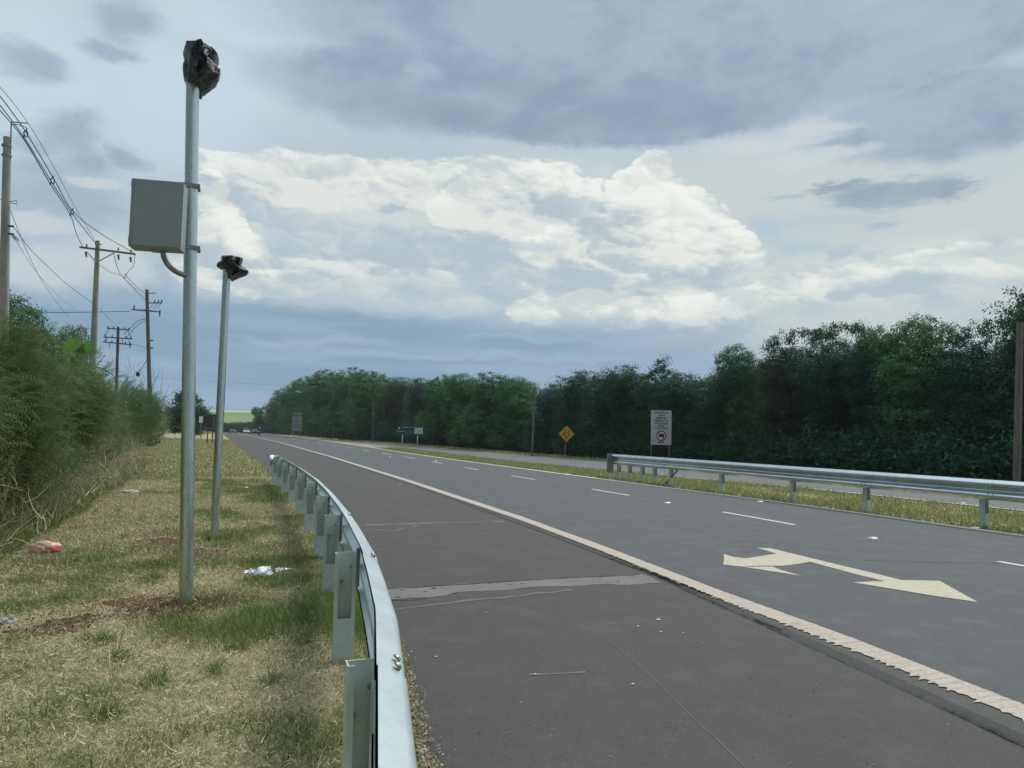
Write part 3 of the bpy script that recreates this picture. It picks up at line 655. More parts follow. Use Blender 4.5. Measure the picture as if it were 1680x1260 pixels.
# ------------------------------------------------------------------ tall galvanised poles with hooded heads
def hood(name, outline, v, label, seed, depth=.8, group=None):
    """crumpled plastic bag: lofted from its left/right extents per height"""
    rnd = random.Random(seed); P = [at_v(x, y, v) for x, y in outline]; q = [(p.x, p.z) for p in P]
    zs = [z for _, z in q]; z0, z1 = min(zs)+1e-3, max(zs)-1e-3; mid = (z0+z1)/2; hd_w = (max(x for x, _ in q)-min(x for x, _ in q))*.5*depth; sh_ = max(.84, 1-2*hd_w*.42/(z1-z0)); base = Vector((sum(a for a, _ in q)/len(q), v, z0))
    rows = 26; n = 40; vs = []
    ph = rnd.uniform(0, 6)
    for i in range(rows):
        z = z0+(z1-z0)*i/(rows-1); xsx = []
        for j in range(len(q)):
            (x0, a0), (x1, a1) = q[j], q[(j+1) % len(q)]
            if (a0-z)*(a1-z) <= 0 and a0 != a1: xsx.append(x0+(x1-x0)*(z-a0)/(a1-a0))
        l, r = min(xsx), max(xsx); c = (l+r)/2; hw = (r-l)/2+.002
        sw = i/rows
        for k in range(n):
            th = 2*math.pi*k/n
            fold = 1+.10*math.sin(7*th+ph+sw*5)+.06*math.sin(13*th-sw*7+ph)+.03*math.sin(23*th+sw*11)
            e = max(.25, hw*depth)
            ct = math.cos(th); st = math.sin(th)
            fx = 1 if abs(ct) > .97 else (1+(fold-1)*.35)
            vs.append((c+ct*hw*fx-base.x, st*e*fold*min(1, .12+(rows-1-i)/4), mid+(z-mid)*sh_-z0))
    fs = [(i*n+k, i*n+(k+1) % n, (i+1)*n+(k+1) % n, (i+1)*n+k) for i in range(rows-1) for k in range(n)]
    fs += [tuple(reversed(range(n))), tuple((rows-1)*n+k for k in range(n))]
    me = bpy.data.meshes.new(name); me.from_pydata(vs, [], fs); me.update()
    o = link(name, me, 'bag'); o.location = base; tag(o, label, 'plastic bag', group)
    me.polygons.foreach_set('use_smooth', [True]*len(me.polygons)); me.set_sharp_from_angle(angle=R_(28))
    return o
m, t, b, o = new_mat('black_plastic_bag'); co = obj_co(t)
b.inputs['Base Color'].default_value = (.012,.014,.018,1); b.inputs['Roughness'].default_value = .32
st = t.v('MULTIPLY', co, (1, 1, .6))
rot = t.n('ShaderNodeMapping'); t.put(rot.inputs[0], co); rot.inputs['Rotation'].default_value = (.3, .9, .4); rot.inputs['Scale'].default_value = (3, 14, 22)
bump(t, b, t.noise(rot.outputs[0], 1.0, 4, .6, 1.2), 1.0, .03); M['bag'] = m
def zo3(x, y): return (200+x/7, 40+y/7)
def zo4(x, y): return (200+x/6, 270+y/6)
GP = 'tall galvanised poles with bagged heads'
vA = 7.53; A0 = gp(305, 990); A1 = at_v(316.5, 100, vA)
poleA = thing('equipment_pole', 'tall near galvanised steel pole carrying a grey cabinet', 'metal pole', (A0.x, A0.y, 0), 0, GP)
def shaft(parent, a, b, r0, r1, mat='galv_pole', n=24, name='shaft', under=.3):
    loc = Vector(parent.location); a = Vector(a)-loc; b = Vector(b)-loc; a2 = a+(a-b).normalized()*under
    o = MB().tube([a2, a, a.lerp(b, .5), b], [r0, r0, (r0+r1)/2, r1], n).build(name, mat, parent)
    o.data.polygons.foreach_set('use_smooth', [True]*len(o.data.polygons)); o.data.set_sharp_from_angle(angle=R_(40)); return o
shaft(poleA, A0, A1, .060, .058)
def lp(parent, p): return Vector(p)-Vector(parent.location)
for y in (307, 408):
    c = lp(poleA, at_v(313.5, y, vA)); mb = MB()
    mb.tube([c+Vector((0,0,-.018)), c+Vector((0,0,.018))], .066, 20); mb.box(c+Vector((.0,-.062,0)), (.16,.014,.036)); mb.box(c+Vector((.0,.066,0)), (.16,.014,.036))
    mb.box(c+Vector((-.095,.05,0)), (.07,.03,.034)); cl = mb.build('clamp', 'galv_dark', poleA)
    bb = MB(); bb.tube([c+Vector((.068,-.085,0)), c+Vector((.068,.085,0))], .008, 8); bb.build('bolt', 'bolt', cl)
f0 = at_v(*zo4(108,120), vA-.30); f1 = at_v(*zo4(597,843), vA-.30)
bx = MB(); cx, cz = (f0.x+f1.x)/2, (f0.z+f1.z)/2; wd, hd = abs(f1.x-f0.x), abs(f0.z-f1.z)
lc = lp(poleA, (cx, vA-.16, cz)); rzb = R_(-9)
bx.box(lc+Vector((0,-.045,0)), (wd, .19, hd), rzb); cab = bx.build('cabinet', 'box', poleA, bevel=.006)
dr = MB(); dr.box(lc+Vector((0,-.1455,0)), (wd-.02, .006, hd-.02), rzb); dr.build('door', 'box', cab, bevel=.002)
MB().box(lc+Vector((wd/2-.03,-.151,-.02)), (.014,.008,.05), rzb).build('latch', 'conduit', cab)
for hz0 in (-.25, .25): MB().tube([lc+Vector((-wd/2-.004,-.135,hz0-.03)), lc+Vector((-wd/2-.004,-.135,hz0+.03))], .007, 8).build('hinge', 'conduit', cab)
gl = MB(); gl.box(lc+Vector((0,0,-hd/2-.004)), (.10,.10,.006)); gl.build('cable_gland', 'conduit', cab)
c0 = lp(poleA, at_v(*zo4(400,895), vA-.16)); c2 = lp(poleA, at_v(*zo4(640,1092), vA-.03)); pts = []
for i in range(13):
    th = i/12*math.pi/2; pts.append((c0.x+(c2.x-c0.x)*(1-math.cos(th)), c0.y+(c2.y-c0.y)*i/12, c0.z+.05+(c2.z-c0.z-.05)*math.sin(th)))
MB().tube(pts, .024, 12).build('conduit', 'conduit', poleA, True)
hood('bag', [zo3(*p) for p in [(730,208),(860,205),(905,225),(985,250),(1115,385),(1055,500),(1135,555),(1110,660),(1020,735),(905,775),(860,735),(760,730),(710,650),(700,490),(722,440),(705,330)]], vA,
     'crumpled black plastic bag wrapped over the top of the tall near pole', 3, .45, 'black plastic bags tied over the pole heads')
vB = 11.56; B0 = gp(351, 887); B1 = at_v(372.5, 440, vB)
poleB = thing('equipment_pole', 'second galvanised steel pole, shorter looking and leaning, without a cabinet', 'metal pole', (B0.x, B0.y, 0), 0, GP)
shaft(poleB, B0, B1, .056, .055)
hood('bag', [zo4(*p) for p in [(978,880),(1060,875),(1195,905),(1175,990),(1250,1070),(1220,1095),(1090,1147),(1060,1135),(1015,1040),(985,1022),(955,1022),(930,995),(940,965),(980,955)]], vB,
     'crumpled black plastic bag with a flapping corner over the second farther pole', 9, .42, 'black plastic bags tied over the pole heads')
mb = MB(); c = at_v(zo4(985,1040)[0], zo4(985,1040)[1], vB-.0); 

# ------------------------------------------------------------------ utility poles
def pole(name, label, base, top, r0, r1, mat, group='utility poles along the left verge'):
    t = thing(name, label, 'utility pole', (base.x, base.y, 0), 0, group)
    shaft(t, (base.x, base.y, 0), top, r0, r1, mat, 14); return t
def upole(px_b, py_b, px_t, py_t, z, *a):
    b = at_z(px_b, py_b, z); t_ = at_z(px_t, py_t, z); k = (0-b.z)/(t_.z-b.z); g0 = b.lerp(t_, k)
    return g0, t_
g0, t0 = upole(5, 560, 12, 225, 25); p1 = pole('utility_pole', 'thick grey concrete utility pole at the far left edge above the bushes', g0, t0, .19, .115, 'concrete_pole')
L = lambda p, x, y, z: lp(p, at_z(x, y, z))
mb = MB(); mb.tube([L(p1,17,262,25), L(p1,18.5,200,25)], .022, 8); mb.tube([L(p1,18.5,200,25), L(p1,30,201,25), L(p1,45,202,25)], .02, 6)
mb.tube([L(p1,19,205,25), L(p1,27,204,25), L(p1,38,207,25), L(p1,44,210,25)], .014, 6); mb.build('bracket', 'galv_dark', p1)
for yy in (247, 263):
    c = L(p1, 11, yy-8, 25); mb = MB(); mb.tube([c-Vector((0,0,.03)), c+Vector((0,0,.03))], .15, 14); mb.build('band', 'galv_dark', p1)
mb = MB(); mb.tube([L(p1,0,327,25), L(p1,15,331,25), L(p1,27,329,25), L(p1,28,335,25), L(p1,18,333,25)], .012, 5); mb.build('loop_wire', 'wire', p1)
for yy in (371, 384):
    mb = MB(); mb.box(L(p1,18,yy,24.9), (.17,.08,.05)); mb.build('bracket', 'wire', p1)
mb = MB()
rr = random.Random(4)
for k in range(9):
    a = L(p1, 21, 384, 24.9); pts = [a]
    for q in range(4): pts.append(pts[-1]+Vector((rr.uniform(-.03,.09), rr.uniform(-.05,.05), -rr.uniform(.02,.1))))
    mb.tube(pts, .006, 4, False)
mb.build('wire_tangle', 'wire', p1)
g0, t0 = upole(152, 610, 160.5, 395, 40); p2 = pole('utility_pole', 'pale concrete utility pole with a long wooden crossarm, second from the left', g0, t0, .23, .11, 'concrete_pole')
mb = MB(); mb.tube([L(p2,131,405.5,39.8), L(p2,222,417,39.8)], .065, 4); arm = mb.build('crossarm', 'wood_pale', p2)
mb = MB(); mb.tube([L(p2,143,413,39.8), L(p2,156,429,39.8)], .03, 5); mb.tube([L(p2,187,415,39.8), L(p2,163,428,39.8)], .03, 5); mb.build('brace', 'galv_dark', p2)
mb = MB(); mb.tube([L(p2,156,400,39.8), L(p2,167,401,39.8)], .03, 6); mb.build('pole_pin', 'galv_dark', p2)
for x, y in ((142,405),(194,411),(215,414)):
    mb = MB(); q = L(p2, x, y, 39.8); mb.tube([q, q+Vector((0,0,.16))], [.05,.03], 8); mb.build('insulator', 'ceramic', arm)
for x, y in ((141,413),(194,418),(214,422)):
    mb = MB(); q = L(p2, x, y, 39.8); mb.tube([q, q+Vector((.04,0,-.28))], [.07,.04], 7); mb.build('fuse_holder', 'ceramic', arm)
g0, t0 = upole(246, 655, 241, 475, 60); p3 = pole('utility_pole', 'dark weathered wooden utility pole with two crossarms and ivy at its foot', g0, t0, .19, .13, 'wood_pole')
mb = MB(); mb.tube([L(p3,215,508,59.8), L(p3,240,509.5,59.8), L(p3,264,512,59.8)], [.05,.09,.05], 4); arm = mb.build('crossarm', 'wood_pole', p3)
mb = MB(); mb.tube([L(p3,245,497,59.8), L(p3,266,497,59.8)], .05, 4)
mb.tube([L(p3,241,481,59.8), L(p3,255,481,59.8)], .04, 4); a2 = mb.build('crossarm', 'wood_pole', p3)
for x in (253, 259, 264.5):
    mb = MB(); q = L(p3, x, 497, 59.8); mb.tube([q, q+Vector((.05,0,.25))], .05, 6); mb.tube([q, L(p3, x-7, 506, 59.8)], .022, 4); mb.build('insulator', 'ceramic', a2)
for x, y in ((220,505),(262,513),(262,517)):
    mb = MB(); q = L(p3, x, y, 59.8); mb.tube([q-Vector((0,0,.12)), q+Vector((0,0,.2))], .06, 6); mb.build('insulator', 'ceramic', arm)
for yy in (558.5, 571):
    mb = MB(); mb.box(L(p3,249,yy,59.8), (.2,.1,.09)); mb.build('bracket', 'wire', p3)
g0, t0 = upole(191, 640, 194, 536, 80); p4 = pole('utility_pole', 'thin dark wooden utility pole with three stacked crossarms and dangling wires', g0, t0, .19, .13, 'rust')
for (xa, ya, xb, yb) in ((175,538.5,213,541.5),(170,553,217,556),(169.5,561,216,565.5)):
    mb = MB(); mb.tube([L(p4,xa,ya,79.8), L(p4,xb,yb,79.8)], .075, 4); ar = mb.build('crossarm', 'rust', p4)
    for f in (.06, .3, .78, .95):
        q = L(p4, xa+(xb-xa)*f, ya+(yb-ya)*f, 79.8); mb = MB(); mb.tube([q, q+Vector((0,0,.25))], .07, 6); mb.build('insulator', 'ceramic', ar)
mb = MB()
for (xa, ya, xb, yb) in ((179,540,171,551),(209,541,215,554),(173,554,173,562),(211,556,213,571),(179,562,180,571),(175,554,175,562),(200,556,202,566),(214,566,214,571)):
    mb.tube([L(p4,xa,ya,79.8), L(p4,xb,yb,79.8)], .035, 4)
mb.build('jumper_wires', 'wire', p4)
# right-hand poles
g0, t0 = upole(872.5, 748, 877.5, 638, 54); pr = pole('wooden_pole', 'bare weathered wooden pole leaning slightly in front of the dark trees', g0, t0, .085, .07, 'wood_pale', 'bare wooden poles by the forest')
g0, t0 = upole(1668, 800, 1673.5, 529, 24.5); pr2 = pole('wooden_pole', 'tall bare brown wooden pole at the right edge of the photo', g0, t0,  .115, .095, 'wood_pale', 'bare wooden poles by the forest')

# ------------------------------------------------------------------ wires
def wire(label, pts, r=.014, name='power_cable', cat='cable', group='overhead cables on the left'):
    P = [at_z(x, y, z) for x, y, z in pts]; Q = []
    for i in range(len(P)-1):
        p0, p1, p2, p3 = P[max(i-1,0)], P[i], P[i+1], P[min(i+2, len(P)-1)]
        for k in range(6):
            s = k/6; Q.append(.5*((2*p1)+(p2-p0)*s+(2*p0-5*p1+4*p2-p3)*s*s+(3*p1-p0-3*p2+p3)*s**3))
    Q.append(P[-1]); b = P[0].copy(); mb = MB(); mb.tube([q-b for q in Q], r, 5); o = mb.build(name, 'wire'); o.location = b
    return tag(o, label, cat, group)
wire('thin topmost cable sweeping down from the upper left past the first pole bracket', [(-40,105,20),(0,143,22.5),(46,202,25),(90,277,28),(126,345,32),(152,388,36),(158,402,39.6)], .009)
wire('thick upper cable running from the upper left corner to the right crossarm tip', [(-40,113,20),(0,158,22.5),(42,216,25),(88,293,28),(120,347,32),(165,383,36),(217,413,39.7)], .017)
wire('middle cable of the bundle, passing the spacers to the top of the second pole', [(-40,128,20),(0,173,22.5),(41,228,25),(84,298,28),(117,348,32),(140,378,36),(157,400,39.7)], .017)
wire('lowest cable of the bundle, dropping to the left end of the crossarm', [(-40,135,20),(0,181,22.5),(40,230,25),(82,301,28),(115,352,32),(126,385,36),(137,407,39.7)], .017)
wire('lower service cable from the first pole down to the middle of the second', [(22,372,24.9),(48,407,29),(75,434,32),(112,468,36),(152,497,39.8)], .012)
wire('service cable from the second pole down to the triple crossarm pole', [(163,505,39.8),(178,522,60),(193,537,79.8)], .014)
wire('faint thin wire falling steeply from the first pole into the bushes', [(15,340,24.9),(50,425,34),(80,478,44),(114,523,60)], .01)
wire('second faint wire falling from the first pole towards the bushes', [(20,384,24.9),(55,440,34),(90,480,44),(128,513,60)], .008)
wire('horizontal thin wire crossing behind the second pole', [(53,512,75),(100,512.5,75),(150,512,75),(214,511,75)], .03)
wire('slack cable looping from the right crossarm down to the weathered pole', [(221,419,39.8),(219,436,44),(208,452,48),(226,472,54),(239,482,59.8)], .016)
wire('cable from the crossarm middle drooping to the wooden pole', [(187,416,39.8),(192,437,44),(200,453,48),(213,466,52),(226,480,56),(239,493,59.8)], .018)
wire('cable from the second pole side curving under to the drooping bundle', [(164,435,39.8),(180,446,44),(199,452.5,48),(214,468,52),(224,474,56)], .014)
wire('cable swinging from the wooden pole to the triple crossarm pole', [(240,523,60),(226,527,66),(213,539,74),(204,548,79.8)], .03)
wire('second cable hanging between the wooden pole and the triple crossarm pole', [(238,526,60),(224,535,66),(215,545,74),(207,555,79.8)], .025)
wire('thin wire from the triple crossarm pole to the wooden pole lower bracket', [(216,564,79.8),(230,568,70),(246,571,60)], .02)
wire('very thin distant line crossing the sky behind the far poles', [(250,619,210),(320,624,210),(460,632,210),(600,637,215)], .022)
for (x, y, z, lb) in ((42,219,25,'cable spacer clamp nearest the first concrete pole'), (86,296,28,'cable spacer clamp halfway between the concrete poles'), (118,348,32,'cable spacer clamp just above the second concrete pole'), (205,453,48,'cable spacer clamp between the crossarm and the wooden pole')):
    c = at_z(x, y, z); mb = MB(); s_ = .045*z/25
    pts = [(-3,-2),(1,-6),(4,-1),(2,6),(-2,5),(-3,-2)]
    mb.tube([at_z(x+a*(25/z), y+b2*(25/z), z)-c for a, b2 in pts], .02, 5)
    mb.tube([at_z(x-5*(25/z), y+8*(25/z), z)-c, at_z(x-1, y+2, z)-c], .022, 5); mb.tube([at_z(x+1, y-2, z)-c, at_z(x+2, y-9*(25/z), z)-c], .018, 5)
    o = mb.build('cable_spacer', 'wire'); o.location = c; tag(o, lb, 'cable spacer', 'spacers on the overhead cables')
wd_ = wire('cable hanging off the wooden pole ending in a dark weight', [(241,590,60),(234,602,60),(227,612,60)], .025)
mb = MB(); c = L(wd_, 226, 614, 60); mb.tube([c+Vector((-.05,0,.22)), c+Vector((0,0,.08)), c+Vector((.02,0,-.1)), c+Vector((0,0,-.2))], [.05,.15,.14,.04], 8); mb.build('weight', 'wire', wd_)

# ------------------------------------------------------------------ signs
def text_mesh(body, size, mat, parent, loc, name='lettering', bold=0.0, sx=1.0):
    cu = bpy.data.curves.new(name, 'FONT'); cu.body = body; cu.size = size; cu.align_x = 'CENTER'; cu.align_y = 'CENTER'
    cu.offset = bold; cu.extrude = .002; cu.resolution_u = 3
    tmp = bpy.data.objects.new('tmp', cu); COL.objects.link(tmp)
    dg = bpy.context.evaluated_depsgraph_get(); me = bpy.data.meshes.new_from_object(tmp.evaluated_get(dg))
    bpy.data.objects.remove(tmp); me.name = name; me.materials.clear()
    o = link(name, me, mat, parent); o.location = loc; o.rotation_euler = (math.pi/2, 0, 0); o.scale = (sx, 1, 1); return o
def posts_for(parent, xs_, h, r, mat):
    for x in xs_: MB().tube([(x, .045, -.3), (x, .045, h)], r, 8).build('post', mat, parent, True)
# white no-lorries sign
v = 35.6; a, b = at_v(1070, 672.5, v), at_v(1099.5, 730, v); w_, h_ = b.x-a.x, a.z-b.z; cx = (a.x+b.x)/2
sg = thing('road_sign', 'tall white regulation sign with black text and a round no lorries symbol', 'road sign', (cx, v, 0), 0)
sg.rotation_euler = (0, 0, R_(-14)); w_ *= 1.0
pn = MB(); pn.box((0, 0, b.z+h_/2), (w_, .012, h_)); pn = pn.build('panel', 'white_sign', sg)
posts_for(sg, (-w_/2+.03, w_/2-.1), b.z+h_, .025, 'galv_dark')
lines = [('VEICULOS DE', .925, .125, 1.0), ('CARGA', .845, .12, .95), ('PESADAS', .765, .15, 1.0), ('PERMITIDO NA', .685, .115, 1.0), ('FAIXA DA DIREITA', .61, .095, 1.0), ('DE 6H', .545, .12, 1.0), ('AS 20 HORAS', .475, .12, .98)]
for s_, f, sz, sx in lines: text_mesh(s_, sz, 'ink', sg, (0.0, -.009, b.z+h_*f), bold=.004, sx=sx)
text_mesh('KM 54', .13, 'ink', sg, (0, -.009, b.z+h_*.075), bold=.006)
def disc(r0, r1, n=40):
    vs = []; fs = []
    for i in range(n):
        c, s_ = math.cos(2*math.pi*i/n), math.sin(2*math.pi*i/n); vs += [(c*r0, 0, s_*r0), (c*r1, 0, s_*r1)]
    if r0 < 1e-5: return [(c*r1*0, 0, 0) for c in ()], []
    return vs, [(2*i, 2*i+1, 2*((i+1) % n)+1, 2*((i+1) % n)) for i in range(n)]
zc = b.z+h_*.265; R1 = w_*.245
sy = MB(); sy.prism([(R1*.97*math.cos(i/20*math.pi), zc+R1*.97*math.sin(i/20*math.pi)) for i in range(40)], -.011, -.0085)
sym = sy.build('symbol_disc', 'pink_white', sg)
sy = MB()
for i in range(40):
    t0_, t1_ = i/20*math.pi, (i+1)/20*math.pi; c0_, s0_, c1_, s1_ = math.cos(t0_), math.sin(t0_), math.cos(t1_), math.sin(t1_)
    sy.prism([(R1*.8*c0_, zc+R1*.8*s0_), (R1*c0_, zc+R1*s0_), (R1*c1_, zc+R1*s1_), (R1*.8*c1_, zc+R1*.8*s1_)], -.016, -.0112)
sy.prism([(-R1*.72, zc+R1*.58), (-R1*.58, zc+R1*.72), (R1*.72, zc-R1*.58), (R1*.58, zc-R1*.72)], -.0175, -.0165)
sy.build('symbol_ring', 'dark_red', sym)
sy = MB(); k = R1
sy.prism([(-.5*k, zc-.3*k), (-.5*k, zc+.05*k), (-.32*k, zc+.3*k), (-.12*k, zc+.3*k), (-.12*k, zc+.36*k), (.55*k, zc+.36*k), (.55*k, zc-.3*k)], -.0145, -.0125)
sy.build('lorry_symbol', 'dark_red', sym)
# dull sign down the road
v = 150; a, b = at_v(480, 677, v), at_v(495, 707, v); w_, h_ = b.x-a.x, a.z-b.z
sg = thing('road_sign', 'dull grey white text sign standing far down the road before the trees', 'road sign', ((a.x+b.x)/2, v, 0), R_(-4))
MB().box((0, 0, b.z+h_/2), (w_, .02, h_)).build('panel', 'dull_sign', sg)
posts_for(sg, (-w_*.3, w_*.3), b.z+.1, .05, 'galv_dark')
for s_, f, sz in (('OBRAS', .87, .62), ('NA', .73, .4), ('PISTA', .52, .5), ('A 500 m', .34, .45), ('DEVAGAR', .2, .33)): text_mesh(s_, sz, 'ink', sg, (0, -.02, b.z+h_*f), bold=.01)
# green and blue sign
v = 80.0; a, b = at_v(651, 699.5, v), at_v(694, 714, v); w_, h_ = b.x-a.x, a.z-b.z; cx = (a.x+b.x)/2
sg = thing('road_sign', 'green and blue direction sign with large white numerals on two posts', 'road sign', (cx, v, 0), R_(-2))
MB().box((0, 0, b.z+h_*.28), (w_, .02, h_*.56)).build('panel', 'green_sign', sg)
up_ = MB(); up_.box((0, 0, b.z+h_*.785), (w_, .02, h_*.43)); up_ = up_.build('panel', 'blue_sign', sg)
mk = MB(); mk.prism([(-w_*.44, b.z+h_*.72), (-w_*.37, b.z+h_*.72), (-w_*.37, b.z+h_*.86), (-w_*.44, b.z+h_*.86)], -.02, -.0105); mk.build('white_mark', 'sign_white', sg)
mk = MB(); mk.prism([(-w_*.5, b.z+h_*.40), (-w_*.22, b.z+h_*.40), (-w_*.17, b.z+h_*.5), (-w_*.24, b.z+h_*.47), (-w_*.5, b.z+h_*.46)], -.02, -.0105); mk.build('pale_stripe', 'light_blue', sg)
mk = MB(); mk.prism([(-w_*.3, b.z+h_*.82), (w_*.2, b.z+h_*.92), (w_*.2, b.z+h_*.97), (-w_*.25, b.z+h_*.94)], -.02, -.0105); mk.build('pale_stripe', 'light_blue', sg)
text_mesh('005', h_*.98, 'sign_white', sg, (w_*.33, -.022, b.z+h_*.48), bold=.05, sx=.72, name='numerals')
posts_for(sg, ((at_v(660.5,720,v).x-cx), (at_v(685,720,v).x-cx)), b.z+.2, .055, 'galv')
# yellow diamond
v = 45.8; c = at_v(929.5, 711.8, v); top = at_v(929.5, 698.5, v); hh = top.z-c.z
sg = thing('road_sign', 'yellow diamond warning sign with two curved black arrows', 'road sign', (c.x, v, 0), R_(-12))
dm = MB(); dm.prism([(0, c.z-hh), (hh*1.0, c.z), (0, c.z+hh), (-hh*1.0, c.z)], -.006, .006); dm = dm.build('panel', 'yellow', sg)
bd = MB()
for (p_, q_) in (((0,-1),(1,0)),((1,0),(0,1)),((0,1),(-1,0)),((-1,0),(0,-1))):
    o1, i1 = hh*1.06, hh*.97; bd.prism([(p_[0]*o1, c.z+p_[1]*o1), (q_[0]*o1, c.z+q_[1]*o1), (q_[0]*i1, c.z+q_[1]*i1), (p_[0]*i1, c.z+p_[1]*i1)], .0065, .009)
bd.build('border', 'ink', dm)
S_ = lambda x, y: ((x-438)/265*hh, c.z-(y-425)/265*hh)
ar = MB(); ar.prism([S_(*p) for p in [(395,270),(415,275),(405,340),(380,385),(370,480),(345,490),(318,450),(335,400),(365,345)]], -.009, -.0065)
ar.prism([S_(*p) for p in [(490,295),(520,340),(515,390),(530,450),(558,525),(540,530),(505,450),(490,400),(470,350)]], -.009, -.0065)
ar.prism([S_(*p) for p in [(437,465),(460,510),(462,570),(440,598),(415,590),(402,550),(415,510)]], -.009, -.0065)
ar.build('arrow_symbols', 'ink', dm)
bq = gp(926, 753); MB().tube([(bq.x-c.x, .03, -.2), (0, .03, c.z+hh*.5)], .028, 8).build('post', 'galv_dark', sg)
# dark sign seen from behind
v = 84; q = lambda x, y: at_v(280+x/6.3, 560+y/6.3, v)
pts = [q(335,830), q(380,755), q(475,755), q(475,893), q(380,893)]; cx = sum(p.x for p in pts)/5
sg = thing('road_sign', 'black backed arrow shaped sign on brown posts on the left verge', 'road sign', (cx, v, 0))
MB().prism([(p.x-cx, p.z) for p in pts], -.01, .01).build('panel', 'dark_board', sg)
st = MB(); p_ = q(447, 770); p2_ = q(447, 905); st.box((p_.x-cx, -.02, (p_.z+p2_.z)/2), (.07, .015, p_.z-p2_.z)); st.build('stiffener', 'galv_dark', sg)
for x in (383, 437): 
    p_ = q(x, 890); MB().tube([(p_.x-cx, .05, -.2), (p_.x-cx, .05, p_.z+.3)], .06, 6).build('post', 'brown_post', sg)
v = 105; p_ = at_v(330, 683, v); p2_ = at_v(330, 694, v)
sg = thing('small_sign', 'tiny white panel beside the dark bush behind the near pole', 'sign', (p_.x, v, 0))
MB().box((0, 0, (p_.z+p2_.z)/2), (.45, .02, p_.z-p2_.z), 0).build('panel', 'sign_white', sg); MB().tube([(0,.03,-.1),(0,.03,p2_.z+.1)], .03, 6).build('post', 'galv_dark', sg)
v = 118; p_ = at_v(335, 709, v)
bo = thing('barrier_board', 'low pale horizontal board on short legs at the end of the verge', 'barrier', (p_.x, v, 0))
MB().box((0, 0, p_.z), (1.1, .06, .22)).build('board', 'sign_white', bo)
for x in (-.4, .45): MB().box((x, .05, p_.z/2-.1), (.07, .05, p_.z+.1)).build('leg', 'brown_post', bo)
# white mast
v = 150; a, b = at_v(267.5, 600, v), at_v(263.5, 690, v)
ms = thing('mast', 'thin white mast rising behind the scrub left of the dark bush', 'mast', (b.x, v, 0))
MB().tube([(-.05, 0, -.3), (0, 0, b.z), (a.x-b.x, 0, a.z)], [.11, .11, .07], 8).build('shaft', 'sign_white', ms)
for x, lab in ((219.5, 'slim grey marker stake at the foot of the scrub, right one'), (215.5, 'short grey marker stake at the foot of the scrub, left one')):
    v = 62 if x > 218 else 63; a = at_v(x+.6, 693 if x > 218 else 706, v); b = gp(x, 727)
    st = thing('marker_stake', lab, 'stake', (at_v(x, 727, v).x, v, 0), 0, 'stakes by the scrub')
    MB().tube([(0,0,-.2), (a.x-at_v(x,727,v).x, 0, a.z)], .045, 6).build('shaft', 'dry_stem', st)
    if x > 218: MB().box((a.x-at_v(x,727,v).x, 0, a.z), (.4, .06, .06)).build('cap', 'dry_stem', st)

# ------------------------------------------------------------------ vehicles, far down the road
def car(name, label, loc, rz, paint, suv=True, light=False):
    t = thing(name, label, 'car', loc, rz); L_, W_ = 4.3, 1.8; H1, H2 = (.95, 1.62) if suv else (.85, 1.42)
    prof = [(-2.1,.35),(-2.15,.7),(-1.95,H1-.08),(-1.0,H1),(1.9,H1),(2.1,.8),(2.12,.35)]
    b = MB(); n = len(prof)
    vs = [(-W_/2, y, z) for y, z in prof]+[(W_/2, y, z) for y, z in prof]
    b.add(vs, [tuple(range(n)), tuple(reversed(range(n, 2*n)))]+[(i, i+n, (i+1) % n+n, (i+1) % n) for i in range(n)])
    body = b.build('body', paint, t, bevel=.08)
    c = MB(); lo_, hi_ = [(-1.15,H1-.02),(1.85,H1-.02)], [(-.45,H2),(1.45,H2)]
    vs = [(-W_/2+.06, lo_[0][0], lo_[0][1]), (W_/2-.06, lo_[0][0], lo_[0][1]), (W_/2-.06, lo_[1][0], lo_[1][1]), (-W_/2+.06, lo_[1][0], lo_[1][1]),
          (-W_/2+.25, hi_[0][0], hi_[0][1]-.06), (W_/2-.25, hi_[0][0], hi_[0][1]-.06), (W_/2-.25, hi_[1][0], hi_[1][1]-.06), (-W_/2+.25, hi_[1][0], hi_[1][1]-.06)]
    c.add(vs, [(0,3,2,1),(4,5,6,7),(0,1,5,4),(1,2,6,5),(2,3,7,6),(3,0,4,7)]); c.build('windows', 'glass', t)
    r = MB(); r.box((0, .5, H2-.03), (W_-.44, 2.0, .07)); r.build('roof', paint, t, bevel=.03)
    for sx in (-1, 1):
        for y in (-1.35, 1.3):
            wv = MB(); wv.tube([(sx*.72, y, .33), (sx*.92, y, .33)], .33, 16); wh = wv.build('wheel', 'rubber', t)
            wv = MB(); wv.tube([(sx*.9, y, .33), (sx*.935, y, .33)], .19, 10); wv.build('rim', 'galv', wh)
        hl = MB(); hl.box((sx*.66, -2.13, .70), (.36, .06, .18)); hl.build('headlight', 'lamp', t)
    pl = MB(); pl.box((0, -2.16, .45), (1.5, .05, .18)); pl.build('grille', 'rubber', t)
    return t
yy_ = 225; p = at_v(404.5, 700, yy_); car('parked_car', 'white car far down the road facing the camera', (p.x, yy_, .045), 0, 'white_paint')
yy_ = 228; p = at_v(382.5, 700, yy_); car('parked_car', 'dark car with bright headlights beside the edge line far away', (p.x, yy_, .045), 0, 'dark_paint', False)
yy_ = 232; p = at_v(418.5, 700, yy_); car('parked_car', 'dark car half hidden behind the far rider', (p.x, yy_, .045), 0, 'dark_paint')
